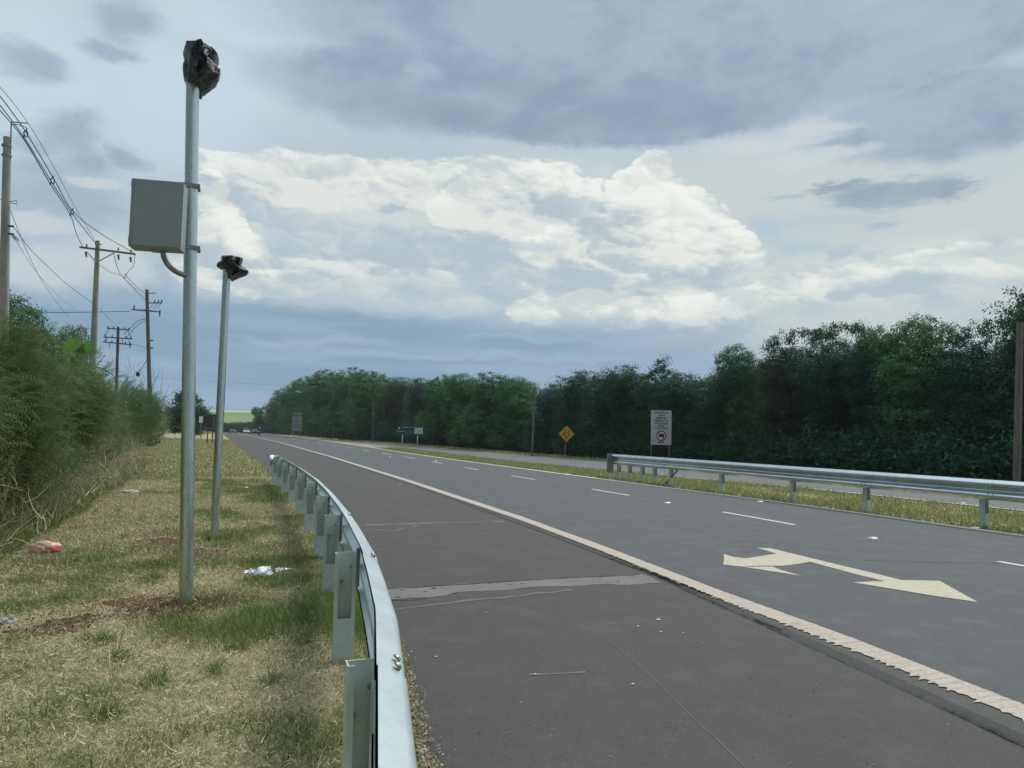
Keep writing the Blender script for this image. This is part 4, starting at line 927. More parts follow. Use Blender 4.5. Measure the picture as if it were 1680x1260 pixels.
# rider on a motorcycle
def skin_body(name, joints, edges, mat, parent=None):
    me = bpy.data.meshes.new(name); me.from_pydata([j[0] for j in joints], edges, []); me.update()
    o = link(name, me, mat, parent); o.modifiers.new('k', 'SKIN'); sv = me.skin_vertices[0].data
    for i, j in enumerate(joints): sv[i].radius = (j[1], j[1])
    sv[0].use_root = True; s = o.modifiers.new('s', 'SUBSURF'); s.levels = 1; s.render_levels = 1; return o
yy_ = 172; p = at_v(425.5, 705, yy_)
mo = thing('motorcycle', 'dark motorcycle coming up the road, seen from the front', 'motorcycle', (p.x, yy_, .045))
for y in (-.68, .68):
    mb = MB(); pts = [(0, y+.27*math.cos(a_), .3+.27*math.sin(a_)) for a_ in np.linspace(0, 2*math.pi, 17)]; mb.tube(pts, .05, 8, False); wl = mb.build('wheel', 'rubber', mo, True)
    mb = MB(); mb.tube([(-.06, y, .3), (.06, y, .3)], .05, 8); mb.build('hub', 'galv', wl)
mb = MB(); mb.tube([(0,-.35,.75),(0,.0,.85),(0,.25,.8),(0,.75,.82)], [.1,.17,.12,.07], 8); mb.build('fuel_tank', 'dark_paint', mo, True)
mb = MB(); mb.tube([(0,-.1,.4),(0,.2,.4)], .17, 8); mb.tube([(0,-.4,.8),(0,-.68,.3)], .03, 6); mb.tube([(0,.68,.3),(0,.1,.4)], .035, 6); mb.build('frame', 'rubber', mo)
mb = MB(); mb.tube([(-.38,-.2,1.02),(-.15,-.36,1.0),(.15,-.36,1.0),(.38,-.2,1.02)], .018, 6); mb.build('handlebar', 'galv_dark', mo)
mb = MB(); mb.tube([(0,-.48,.88),(0,-.40,.88)], [.09,.07], 10); mb.build('headlight', 'lamp', mo)
J = [((0,.25,.92),.17),((0,.2,1.15),.16),((0,.12,1.38),.17),((0,.08,1.52),.07),((0,.05,1.62),.09),
     ((.2,.12,1.4),.075),((.3,-.02,1.18),.055),((.34,-.19,1.04),.04),((-.2,.12,1.4),.075),((-.3,-.02,1.18),.055),((-.34,-.19,1.04),.04),
     ((.17,.05,.84),.10),((.24,-.2,.72),.075),((.22,.0,.36),.055),((.22,-.12,.28),.045),((-.17,.05,.84),.10),((-.24,-.2,.72),.075),((-.22,.0,.36),.055),((-.22,-.12,.28),.045)]
rd = skin_body('person', J, [(0,1),(1,2),(2,3),(3,4),(2,5),(5,6),(6,7),(2,8),(8,9),(9,10),(0,11),(11,12),(12,13),(13,14),(0,15),(15,16),(16,17),(17,18)], 'navy')
rd.location = (p.x, yy_, .045); tag(rd, 'person in dark clothing and white helmet riding the motorcycle', 'person')
bm = bmesh.new(); bmesh.ops.create_icosphere(bm, subdivisions=2, radius=.15, matrix=Matrix.Translation((0,.04,1.68))); me = bpy.data.meshes.new('helmet'); bm.to_mesh(me); bm.free()
link('helmet', me, 'helmet', rd, True)

# ------------------------------------------------------------------ foliage builders
def unit(n): d = RNG.normal(size=(n, 3)); return d/np.linalg.norm(d, axis=1, keepdims=True)
def leaf_quads(C, size, up=.4, aspect=.5, out=None):
    """rhombus leaves at centres C"""
    n = len(C); nrm = unit(n)
    if out is not None: nrm = nrm*.75+out*.9
    nrm[:, 2] = nrm[:, 2]+up; nrm /= np.linalg.norm(nrm, axis=1, keepdims=True)
    a = np.cross(nrm, unit(n)); a /= np.linalg.norm(a, axis=1, keepdims=True)+1e-9; b = np.cross(nrm, a)
    s = (size*RNG.uniform(.6, 1.4, n))[:, None]
    V = np.stack([C-a*s, C-b*s*aspect+nrm*s*.12, C+a*s, C+b*s*aspect+nrm*s*.12], 1).reshape(-1, 3)
    return V, np.arange(4*n).reshape(n, 4)
def crown_points(lobes, n_cl, per, spread, shell=.82, seed=0):
    w_ = np.array([l[3]*l[4]+l[3]*l[5]+l[4]*l[5] for l in lobes]); w_ = w_/w_.sum()
    k = RNG.choice(len(lobes), n_cl, p=w_); d = unit(n_cl); L_ = np.array(lobes)[k]
    r = np.where(RNG.random(n_cl) < .75, RNG.uniform(shell, 1.05, n_cl), RNG.uniform(.3, shell, n_cl))
    C = L_[:, :3]+d*L_[:, 3:6]*r[:, None]
    cs = spread*RNG.uniform(.6, 1.5, n_cl)
    pts = np.repeat(C, per, 0)+RNG.normal(size=(n_cl*per, 3))*np.repeat(cs, per)[:, None]*np.array([1, 1, .6])
    k_ = pts[:, 2] > .05; crown_points.out = np.repeat(d, per, 0)[k_]
    return pts[k_], C
def make_tree(name, label, cat, h, lobes, n_cl, per, spread, leaf, mat, trunk_mat='bark', r0=.16, up=.45, group=None, loc=(0,0,0), nlimb=10, trunk_h=.55):
    t = thing(name, label, cat, loc, 0, group)
    pts, C = crown_points(lobes, n_cl, per, spread); V, F = leaf_quads(pts, leaf, up*.6, .5, crown_points.out)
    link('crown', np_mesh('crown', V, F), mat, t)
    mb = MB(); th = h*trunk_h; x = 0; P = [Vector((0, 0, -.2))]
    for i in range(1, 5): P.append(Vector((random.uniform(-.12,.12)*i*.5, random.uniform(-.12,.12)*i*.5, th*i/4)))
    mb.tube(P, [r0, r0*.85, r0*.7, r0*.55, r0*.4], 7)
    for i in RNG.choice(len(C), min(nlimb, len(C)), replace=False):
        e = Vector(C[i]); s = P[random.randint(2, 4)]; mid = s.lerp(e, .5)+Vector((0, 0, .12*(e-s).length)); mb.tube([s, mid, e], [r0*.35, r0*.22, r0*.07], 5)
    mb.build('trunk', trunk_mat, t); return t
def rl(h, rw, n, z0=.25, z1=.92, sz=.36, seed=0):
    r = random.Random(seed); L_ = []
    for i in range(n):
        f = z0+(z1-z0)*(i+.5)/n; ww = rw*math.sin(math.pi*min(.95, .25+.7*(1-abs(f-.5))))*(.75 if f > .8 else 1)
        a = r.uniform(0, 6.28); rad = r.uniform(.15, .62)*ww; s = sz*rw*r.uniform(1.0, 1.5)
        zz = min(h*f, h-s*.72)
        L_.append((math.cos(a)*rad, math.sin(a)*rad, zz, s*1.05, s*1.05, s*.8))
    return L_

# ------------------------------------------------------------------ forest on the right
print('forest')
protos = []
def proto(i, name, h, rw, n, z0, mat, n_cl, per, spread, leaf, seed, lab, cat='tree', tm='bark', sz=.36, up=.45):
    t = make_tree(name, lab, cat, h, rl(h, rw, n, z0, .95, sz, seed), n_cl, per, spread, leaf, mat, tm, .17, up, 'trees of the dark forest on the right')
    protos.append((t, h, rw)); return t
proto(0, 'broadleaf_tree', 10, 3.6, 15, .12, 'crown_dark', 900, 46, .24, .082, 1, 'x', sz=.40)
proto(1, 'broadleaf_tree', 10, 3.6, 14, .10, 'crown_mid', 900, 46, .22, .082, 2, 'x', sz=.42)
proto(2, 'broadleaf_tree', 10, 3.8, 24, .08, 'crown_dark', 800, 50, .34, .075, 3, 'x')
proto(3, 'broadleaf_tree', 10, 3.6, 20, .12, 'crown_olive', 850, 46, .30, .08, 4, 'x')
proto(4, 'broadleaf_tree', 10, 4.6, 10, .20, 'crown_mid', 1000, 42, .22, .11, 5, 'x', tm='pale_bark', sz=.50)
G_ = 'trees of the dark forest on the right'
t5 = make_tree('open_crowned_tree', 'x', 'tree', 10, [(-3,0,8.5,1.1,1,.4),(-1.6,.2,9.1,1.3,1.2,.42),(.3,0,9.5,1.4,1.2,.4),(2,.2,9.3,1.2,1,.45),(3.2,.3,8.7,.9,.9,.4),(-.6,0,7.9,2.0,1.6,.5),(1.6,0,7.6,1.6,1.4,.6),(-2.2,.3,7.1,1.4,1.3,.6),(0,0,6.2,2.2,1.9,.9),(1.2,0,4.6,2.2,1.9,1.2),(-1.2,0,4.2,2.2,1.9,1.3)], 420, 44, .2, .075, 'crown_dark', group=G_, nlimb=46, trunk_h=.6); protos.append((t5, 10, 4.0))
t6 = make_tree('spiky_tree', 'x', 'tree', 10, [(0,0,9.2,.45,.45,.8),(.1,0,8.4,1.1,1,.55),(-.9,.1,7.8,1.1,1,.4),(1.1,0,7.6,1.2,1,.45),(-1.2,0,7.0,1.2,1,.45),(1.5,.2,6.7,1.3,1.1,.5),(-.2,0,6.4,1.9,1.6,.8),(-1.9,0,6.0,1.2,1.1,.5),(0,0,4.4,3.0,2.6,1.8),(0,0,2.4,3.0,2.6,1.8)], 560, 44, .2, .078, 'crown_dark', group=G_, nlimb=30); protos.append((t6, 10, 3.0))
used = set()
def forest_u(v): return float(np.interp(v, [-10,12,30,46,54,77,94,120,155,220], [28.7,28,26.6,25.4,24.8,23.6,22.5,20.8,18.5,15.5]))
def forest_spot(px, extra):
    d = ray(px, 700); best = None
    for v in np.arange(6, 235, .25):
        u = d.x/d.y*v; e = abs(u-(forest_u(v)+extra))
        if best is None or e < best[0]: best = (e, u, v)
    return best[1], best[2]
FOREST = [  # px, top y, row offset, prototype, width factor, label
 (424,668,0,1,.9,'farthest small tree ending the forest edge beside the far road'),
 (448,650,0,1,1.15,'low tree at the far left end of the forest, just right of the smallest one'),
 (474,638,0,1,1.15,'rounded tree rising behind the dull grey text sign'),
 (506,620,1,4,1.1,'tall forest tree just right of the dull grey text sign'),
 (540,609,1,4,1.1,'broad tree whose bright green top is among the highest of the far forest'),
 (578,607,1,4,1.15,'highest green tree of the far forest with pale trunks showing below'),
 (615,612,1,4,1.1,'green tree over pale trunks, left of the green and blue sign'),
 (652,620,1,3,1.1,'olive brown crowned tree above the green and blue sign'),
 (692,622,1,3,1.1,'olive tree just right of the green and blue sign'),
 (732,618,1,4,1,'green tree about midway between the green sign and the bare pole'),
 (770,616,1,1,1.1,'green tree with a ragged top, two trees left of the bare pole'),
 (812,614,1,4,1.1,'green tree with a ragged top next left of the bare pole'),
 (852,620,1,1,1.05,'light topped tree directly behind the leaning bare pole'),
 (900,632,1,0,1,'dark tree filling the dip right of the leaning bare pole'),
 (945,611,1,0,1,'dark round tree behind the yellow diamond sign'),
 (990,612,1,2,1,'dark drooping tree left of the tall white sign'),
 (1040,602,1,0,1,'dark tree with a level top behind the tall white sign'),
 (1085,577,1.2,6,.9,'tree with a pointed spiky top above the tall white sign'),
 (1130,614,1,0,1,'dark tree in the low gap right of the tall white sign'),
 (1172,608,1,2,.8,'dark tree at the foot of the rising treeline'),
 (1222,570,1.5,1,.62,'lumpy dark tree forming the step up of the treeline'),
 (1285,572,1.5,3,.85,'dull olive tree under the sparse flat topped tree'),
 (1318,531,2.5,5,.72,'sparse flat topped tree with sky showing through its crown'),
 (1382,521,2.5,5,.62,'sparse tree with a ragged crown beside the flat topped one'),
 (1365,572,1.5,0,.8,'dark tree in front of the ragged crowned one'),
 (1432,562,1.5,0,.7,'dark tree filling the saddle of the right treeline'),
 (1503,520,1.5,1,.86,'big dome shaped tree with a lighter green top'),
 (1462,540,1.8,1,.55,'shoulder tree on the left of the dome shaped tree'),
 (1560,570,1.5,2,.7,'dark tree on the right shoulder of the dome shaped tree'),
 (1612,572,1.5,2,.7,'dark drooping tree just left of the tall brown pole'),
 (1645,512,2.5,5,.62,'tall ragged tree behind the tall brown pole'),
 (1705,462,1.5,0,.85,'tallest dark tree cut by the right edge of the photo'),
 (1790,470,1.5,1,1.1,'dark tree at the extreme right, mostly beyond the photo edge')]
# second, darker row and low undergrowth closing the wall
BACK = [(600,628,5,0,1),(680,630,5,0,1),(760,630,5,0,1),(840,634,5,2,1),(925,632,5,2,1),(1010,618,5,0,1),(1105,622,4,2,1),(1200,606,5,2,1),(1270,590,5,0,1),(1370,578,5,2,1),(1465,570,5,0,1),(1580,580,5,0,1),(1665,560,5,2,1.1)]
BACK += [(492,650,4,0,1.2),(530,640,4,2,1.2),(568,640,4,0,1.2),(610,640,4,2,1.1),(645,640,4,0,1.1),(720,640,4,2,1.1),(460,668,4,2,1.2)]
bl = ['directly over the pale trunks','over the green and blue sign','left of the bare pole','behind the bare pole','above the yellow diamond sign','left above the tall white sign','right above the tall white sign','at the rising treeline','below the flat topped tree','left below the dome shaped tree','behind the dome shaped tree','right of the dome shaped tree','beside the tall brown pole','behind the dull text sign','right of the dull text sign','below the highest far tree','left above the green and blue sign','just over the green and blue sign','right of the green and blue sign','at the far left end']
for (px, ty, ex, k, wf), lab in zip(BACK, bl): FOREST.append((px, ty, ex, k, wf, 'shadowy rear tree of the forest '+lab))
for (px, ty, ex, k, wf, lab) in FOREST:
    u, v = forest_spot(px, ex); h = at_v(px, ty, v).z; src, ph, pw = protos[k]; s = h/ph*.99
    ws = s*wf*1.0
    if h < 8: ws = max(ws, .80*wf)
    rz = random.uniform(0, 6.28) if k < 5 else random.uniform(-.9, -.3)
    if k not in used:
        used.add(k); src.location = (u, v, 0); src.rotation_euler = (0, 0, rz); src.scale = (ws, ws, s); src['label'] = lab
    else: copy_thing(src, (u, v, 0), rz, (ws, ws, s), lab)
# undergrowth shrubs at the forest foot
sh = thing('shrub', 'x', 'shrub', (0,0,0), 0, 'shrubs at the foot of the forest')
pts, C = crown_points([(0,0,.7,1.7,1.3,.9),(1.2,.2,.5,1.1,1,.7),(-1.3,-.1,.6,1.1,1,.8)], 260, 34, .26); V, F = leaf_quads(pts, .09, .4)
link('foliage', np_mesh('foliage', V, F), 'crown_dark', sh)
mb = MB(); [mb.tube([(x*.4, 0, -.1), (x, .1, .9)], .04, 5) for x in (-1.2,-.4,.5,1.3)]; mb.build('stems', 'bark', sh)
first = True
shr = [(500,'right of the dull grey text sign'),(528,'under the leftmost pale trunks'),(556,'among the pale trunks, left part'),(584,'among the pale trunks, right part'),(612,'under the rightmost pale trunks'),(640,'left of the green and blue sign'),(675,'behind the green and blue sign'),(712,'right of the green and blue sign'),(742,'two shrubs right of the green and blue sign'),(470,'beside the foot of the dull grey text sign'),(770,'midway from the green sign to the bare pole'),(815,'short way left of the bare pole'),(855,'at the foot of the bare pole'),(895,'between the bare pole and the yellow sign'),(950,'just right of the yellow sign post'),(1000,'above the end of the median guardrail'),(1045,'left of the tall white sign posts'),(1095,'behind the tall white sign posts'),(1150,'right of the tall white sign'),(1210,'under the step of the treeline'),(1275,'under the flat topped tree'),(1340,'right of the flat topped tree foot'),(1410,'in the dark middle of the right forest'),(1480,'under the dome shaped tree'),(1550,'right under the dome shaped tree'),(1620,'left of the tall brown pole foot'),(1700,'at the right edge of the photo')]
for px, wh in shr:
    u, v = forest_spot(px, .9 if px > 750 else 2.2); s = random.uniform(.9, 1.35) if px > 750 else (1.5 if px > 520 else .9)
    lab = 'low dark green shrub '+wh
    if first: sh.location = (u, v, 0); sh.scale = (s,)*3; sh['label'] = lab; first = False
    else: copy_thing(sh, (u, v, 0), random.uniform(-.5, .5)+1.2, s, lab)

# bare pale trunks under the far canopy
for i, px in enumerate((520, 531, 546, 558, 571, 583, 597, 612)):
    u, v = forest_spot(px, -.6); h = 5.5+random.random()
    t = thing('thin_tree', 'slender pale trunk number counted from the left under the far canopy', 'tree', (u, v, 0), 0, 'slender pale trunks under the far canopy')
    t['label'] = 'slender pale bare trunk under the far canopy, one of a similar row'
    lx = random.uniform(-.9, .3); MB().tube([(0,0,-.2),(lx*.4,0,h*.5),(lx,0,h)], [.10,.08,.05], 6).build('trunk', 'pale_bark', t)

# ------------------------------------------------------------------ far hedge beneath the field
hd = thing('hedge_tree', 'x', 'tree', (0,0,0), 0, 'dark trees and hedge below the far field')
pts, C = crown_points([(0,0,1.6,3.4,2,1.6),(2.6,0,1.3,2.2,2,1.3),(-2.6,0,1.5,2.4,2,1.5)], 240, 22, .4); V, F = leaf_quads(pts, .22, .4)
link('crown', np_mesh('crown', V, F), 'crown_olive', hd); MB().tube([(0,0,-.2),(0,0,1.6)], .15, 6).build('trunk', 'bark', hd)
hp = [(343,697,290,'left of the second pole foot'),(356,695,300,'hidden by the dark backed sign'),(372,696,285,'just right of the second pole'),(386,694,280,'above the dark car'),(399,695,285,'above the white car'),(413,694,282,'right of the white car'),(428,693,275,'above the motorcycle rider'),(444,690,268,'farthest right, before the forest'),(330,698,300,'behind the tiny white panel')]
for i, (px, ty, v, wh) in enumerate(hp):
    q = at_v(px, ty, v); z = float(hill(np.array(q.x), np.array(float(v)))); s = max(.5, (q.z-z)/3.1); lab = 'small far olive tree in the hedge, '+wh
    if i == 0: hd.location = (q.x, v, z); hd.scale = (1.25, 1, s); hd['label'] = lab
    else: copy_thing(hd, (q.x, v, z), random.uniform(-.3,.3), (1.25, 1, s), lab)

# ------------------------------------------------------------------ left side trees and bushes
print('left')
def spot(px, z): q = at_z(px, 700, z); return q.x, q.y
x, y = spot(18, 46); h = at_v(22, 487, y).z
make_tree('round_tree', 'dense dark green tree at the left edge behind the first concrete pole', 'tree', h, [(-.6,0,h*.72,2.2,2.2,h*.27),(1.0,0,h*.55,1.7,1.8,h*.25),(0,0,h*.4,2.4,2.4,2),(2.0,0,h*.42,1.4,1.5,1.6),(-2.4,0,h*.5,2,2,2.2)], 1300, 50, .26, .085, 'crown_left', r0=.2, loc=(x, y, 0))
x, y = spot(112, 44); h = at_v(112, 523, y).z
make_tree('wispy_tree', 'wispy feathery topped tree behind the banana leaf', 'tree', h, [(0,0,h*.84,.75,.75,h*.12),(-.9,0,h*.72,.9,.6,.6),(.6,0,h*.66,.8,.7,.9),(-1.3,0,h*.6,.7,.6,.5),(0,0,h*.5,1.5,1.3,1.4)], 260, 44, .18, .06, 'bush_dark', r0=.08, loc=(x, y, 0), up=.1)
x, y = spot(48, 38); h = at_v(52, 570, y).z
make_tree('leafy_shrub', 'leafy green shrub between the first concrete pole and the banana plant', 'shrub', h, [(-1,0,h*.7,1.4,1.2,h*.28),(.9,0,h*.72,1.2,1.1,h*.24),(0,0,h*.4,2.2,1.5,1.4)], 260, 36, .24, .085, 'crown_left', r0=.08, loc=(x, y, 0))
x, y = spot(303, 108); h = at_v(300, 640, y).z
make_tree('round_tree', 'dark round bushy tree behind the tall near pole at the verge end', 'tree', h, [(0,0,h*.55,2.3,2.2,h*.4),(1.5,0,h*.4,1.6,1.6,h*.33),(-1.2,0,h*.4,1.5,1.6,h*.33),(2.2,0,h*.48,1.0,1,1.1),(-.2,0,h*.85,1.0,1,.8)], 460, 36, .3, .13, 'crown_dark', r0=.16, loc=(x, y, 0))
# banana plant: broad arching leaves with a midrib
x, y = spot(113, 33)
bp = thing('banana_plant', 'banana plant with a broad bright green leaf above the bushes', 'plant', (x, y, 0))
MB().tube([(0,0,-.2),(0,0,2.8),(0,0,4.0)], [.16,.13,.07], 8).build('trunk', 'stem', bp)
def banana_leaf(ang, L_, rise, wdt, z0=3.0, droop=1.0):
    n = 14; vs = []; fs = []
    for i in range(n+1):
        f = i/n; r = L_*f; zz = z0+rise*f-droop*f*f; ww = wdt*math.sin(math.pi*min(1, .08+.9*f))**.6*.5
        c, s_ = math.cos(ang), math.sin(ang)
        for sd_, dz in ((-1, .06), (0, 0), (1, .06)):
            jj = random.uniform(.8, 1) if sd_ else 1
            vs.append((r*c-sd_*ww*jj*s_, r*s_+sd_*ww*jj*c, zz+dz))
    for i in range(n):
        for j in (0, 1): fs.append((i*3+j, i*3+j+1, i*3+j+4, i*3+j+3))
    b = MB(); b.add(vs, fs); return b.build('leaf', 'banana', bp)
for a_, l_, r_, w_2, d_ in ((4.9,1.3,1.8,.95,.5),(5.5,1.2,1.9,.8,.6),(4.3,1.5,1.1,.6,1.2),(3.5,1.5,1.2,.6,1.2),(.2,1.6,1.0,.6,1.1),(2.2,1.4,1.1,.5,1.0),(5.8,1.6,.8,.6,1.3),(3.0,1.5,.9,.5,.9)): banana_leaf(a_, l_, r_, w_2, 3.95, d_)

# feathery bushes
def frond_template(n=13, L_=.55):
    vs = []; fs = []
    for i in range(n):
        f = (i+1)/n; x_ = L_*f; z_ = .16*math.sin(f*2.2)-.14*f*f; ll = .085*(1-.55*f)
        for s_ in (-1, 1):
            b = len(vs); vs += [(x_, 0, z_), (x_+.012, 0, z_), (x_+.03, s_*ll, z_-.01)]; fs.append((b, b+1, b+2))
    b = len(vs); vs += [(0, -.003, 0), (0, .003, 0), (L_*.5, 0, .16*math.sin(1.1)-.035)]; fs.append((b, b+1, b+2))
    b = len(vs); vs += [(L_*.5, -.003, .107), (L_*.5, .003, .107), (L_, 0, .16*math.sin(2.2)-.14)]; fs.append((b, b+1, b+2))
    return np.array(vs), np.array(fs)
def blade_template(L_=1, w_=.02, bend=.3):
    # strip of 3 segments -> triangles
    vs = []; K = 3
    for i in range(K): f = i/K; vs += [(-w_*(1-f*.6)/2, bend*f*f*L_, L_*f*(1-.25*f)), (w_*(1-f*.6)/2, bend*f*f*L_, L_*f*(1-.25*f))]
    vs.append((0, bend*L_, L_*.75)); fs = []
    for i in range(K-1): a = 2*i; fs += [(a, a+1, a+3), (a, a+3, a+2)]
    fs.append((2*K-2, 2*K-1, 2*K)); return np.array(vs), np.array(fs)
def rotmats(yaw, pitch, roll):
    cy, sy_ = np.cos(yaw), np.sin(yaw); cp, sp = np.cos(pitch), np.sin(pitch); cr, sr = np.cos(roll), np.sin(roll); o = np.zeros_like(yaw); I = np.ones_like(yaw)
    Rz = np.stack([cy,-sy_,o, sy_,cy,o, o,o,I], -1).reshape(-1,3,3); Ry = np.stack([cp,o,sp, o,I,o, -sp,o,cp], -1).reshape(-1,3,3); Rx = np.stack([I,o,o, o,cr,-sr, o,sr,cr], -1).reshape(-1,3,3)
    return Rz@Ry@Rx
def scatter(tv, tf, pos, Rm, sc):
    n = len(pos); sc = np.asarray(sc)
    if sc.ndim == 1: sc = np.repeat(sc[:, None], 3, 1)
    V = np.einsum('nij,nkj->nki', Rm, tv[None]*sc[:, None, :])+pos[:, None, :]
    F = tf[None]+(np.arange(n)*len(tv))[:, None, None]
    return V.reshape(-1, 3), F.reshape(-1, tf.shape[1])
FV, FF = frond_template()
def bush_mesh(rx, ry, h, n, seed, low=True):
    global RNG
    lob = [(0,0,h*.5,rx,ry,h*.5)]; r = random.Random(seed)
    lob[0] = (0, 0, h*.44, rx*.9, ry*.9, h*.42)
    for i in range(13): a = r.uniform(0, 6.28); q_ = r.uniform(.24, .46); lob.append((math.cos(a)*rx*.68, math.sin(a)*ry*.68, h*r.uniform(.30,.80), rx*q_, ry*q_*.8, h*r.uniform(.14,.27)))
    n_cl = max(30, n//14); L_ = np.array(lob); k = RNG.choice(len(lob), n_cl); d = unit(n_cl)
    rr_ = np.where(RNG.random(n_cl) < .8, RNG.uniform(.82, 1.08, n_cl), RNG.uniform(.4, .8, n_cl))
    C = L_[k, :3]+d*L_[k, 3:6]*rr_[:, None]; per = 14
    pts = np.repeat(C, per, 0)+RNG.normal(size=(n_cl*per, 3))*.16; pts = pts[pts[:, 2] > .03]; m_ = len(pts)
    dirs = np.arctan2(pts[:, 1], pts[:, 0])+RNG.normal(size=m_)*1.1
    V, F = scatter(FV, FF, pts, rotmats(dirs, RNG.uniform(-1.1, .5, m_), RNG.normal(size=m_)*.5), RNG.uniform(.6, 1.25, m_))
    return np_mesh('foliage', V, F)
def bush(name, label, loc, rx, ry, h, n, mat, seed, cat='bush', group='feathery roadside bushes on the left'):
    t = thing(name, label, cat, loc, 0, group); link('foliage', bush_mesh(rx, ry, h, n, seed), mat, t)
    mb = MB(); r = random.Random(seed)
    for i in range(9):
        a = r.uniform(0, 6.28); e = Vector((math.cos(a)*rx*.7, math.sin(a)*ry*.7, h*r.uniform(.6, 1.0))); mb.tube([(e.x*.15, e.y*.15, -.1), e*.55+Vector((0,0,.1)), e], [.03, .02, .006], 5)
    mb.build('stems', 'stem', t); return t
BU = [  # u, v, rx, ry, h, n, mat, label
 (-4.1, 6.6, 1.5, 2.0, 2.1, 3600, 'bush_leaf', 'feathery bush nearest the camera, cut by the lower left edge'),
 (-4.2, 10.2, 1.75, 1.9, 2.45, 6200, 'bush_leaf', 'large feathery green bush at the left edge above the dry grass'),
 (-4.3, 13.8, 1.9, 2.0, 2.9, 6500, 'bush_leaf', 'tall feathery bush under the first concrete pole'),
 (-4.3, 18.0, 1.9, 2.3, 2.85, 6000, 'bush_leaf', 'feathery yellowish green bush left of the banana leaf'),
 (-4.6, 23.0, 2.1, 2.7, 2.9, 5200, 'bush_leaf', 'feathery bush below the banana leaf'),
 (-4.6, 29.0, 2.0, 3.0, 3.15, 4600, 'bush_dark', 'dark feathery bush at the foot of the second concrete pole'),
 (-4.7, 36.0, 1.9, 3.6, 3.2, 3800, 'bush_dark', 'dark green bush right of the second concrete pole'),
 (-5.4, 45.0, 2.0, 4.5, 3.2, 3200, 'bush_dark', 'dark bush below the triple crossarm pole'),
 (-6.2, 56.0, 2.2, 5.0, 3.2, 2600, 'bush_olive', 'olive dry looking scrub left of the wooden pole foot'),
 (-6.9, 70.0, 2.3, 6.0, 3.2, 2200, 'bush_olive', 'olive scrub around the marker stakes'),
 (-8.6, 92.0, 3.0, 8.0, 3.3, 1800, 'bush_olive', 'farthest pale scrub before the dark round tree')]
for i, (u, v, rx, ry, h, n, mt, lb) in enumerate(BU): bush('bush', lb, (u, v, 0), rx, ry, h, n, mt, 20+i)
# ivy at the foot of the wooden pole, vine up the rusty one
vi = thing('vine', 'dark ivy climbing the foot of the weathered wooden pole', 'vine', (p3.location.x, p3.location.y, 0))
pts, C = crown_points([(0,0,2.2,.55,.55,1.6),(0,0,1.0,.8,.8,1.0)], 70, 26, .12); V, F = leaf_quads(pts, .1, .2); link('foliage', np_mesh('foliage', V, F), 'crown_dark', vi)
def twiggy(name, label, loc, h, n, seed):
    r = random.Random(seed); t = thing(name, label, 'dry branches', loc, 0, 'leafless dry branches above the scrub'); mb = MB()
    for i in range(n):
        p = Vector((r.uniform(-.5,.5), r.uniform(-.5,.5), 0)); P = [p.copy()]; d = Vector((r.uniform(-.35,.35), r.uniform(-.2,.2), 1))
        for k in range(7):
            d = (d+Vector((r.uniform(-.35,.35), r.uniform(-.2,.2), r.uniform(-.1,.15)))).normalized(); p = p+d*h/7*r.uniform(.7,1.1); P.append(p.copy())
            if k > 1:
                s_ = p.copy(); dd = (d+Vector((r.uniform(-1,1), r.uniform(-.5,.5), r.uniform(-.2,.6)))).normalized(); mb.tube([s_, s_+dd*h*.09, s_+dd*h*.15+Vector((0,0,.05*h))], [.014,.01,.005], 4, False)
        mb.tube(P, [.035,.03,.025,.02,.016,.012,.009,.006], 5)
    mb.build('twigs', 'rust', t); return t
x, y = spot(176, 44); twiggy('dry_branches', 'bare twigs between the second pole and the triple crossarm pole', (x, y, 0), 5.2, 9, 5)
x, y = spot(196, 52); twiggy('dry_branches', 'bare tangled twigs climbing round the triple crossarm pole', (x, y, 0), 6.4, 10, 8)
x, y = spot(157, 36); twiggy('dry_branches', 'single tall bare twig in front of the second concrete pole', (x, y, 0), 4.6, 3, 12)
x, y = spot(262, 85); twiggy('dry_branches', 'low grey twigs at the right end of the scrub', (x, y, 0), 3.8, 12, 14)

# long dry stems leaning out of the bushes
BV, BF = blade_template(1, .012, .45)
def clump_stems(n, seed):
    V_ = []
    u = RNG.uniform(-4.6, -2.35, n); v = RNG.uniform(6.5, 30, n)
    u = np.where(RNG.random(n) < .5, RNG.uniform(-3.2, -2.2, n), u)
    zc_ = np.clip((-2.1-u)/1.4, 0, 1)*RNG.uniform(.2, 2.0, n)
    pos = np.stack([u, v, zc_*.95], -1)
    V, F = scatter(BV, BF, pos, rotmats(RNG.uniform(0, 6.28, n), RNG.normal(size=n)*.5, RNG.normal(size=n)*.7), np.stack([RNG.uniform(.5,1.3,n), RNG.uniform(.3,.9,n), RNG.uniform(.25,.8,n)], -1))
    return np_mesh('dry_stems', V, F)
tag(link('dry_grass', clump_stems(2600, 1), 'straw'), 'long dry stalks poking out of the left bushes', 'dry grass', kind='stuff')

n = 5200; v = RNG.uniform(8, 42, n)**1.0; u = -2.5-.03*(v-8)-np.abs(RNG.normal(size=n))*1.5; top_ = 2.75*np.clip((-2.2-.03*(v-8)-u)/1.3, 0, 1)**.6
pos = np.stack([u, v, top_*RNG.uniform(.55, 1.0, n)], -1)
V, F = scatter(BV, BF, pos, rotmats(RNG.uniform(0, 6.28, n), RNG.normal(size=n)*.5, RNG.normal(size=n)*.5), np.stack([RNG.uniform(.5,1.2,n), RNG.uniform(.3,.8,n), RNG.uniform(.2,.75,n)], -1))
tag(link('tall_grass', np_mesh('tall_grass', V, F), 'bush_olive'), 'long arching pale green grass growing through the left bushes', 'grass', kind='stuff')
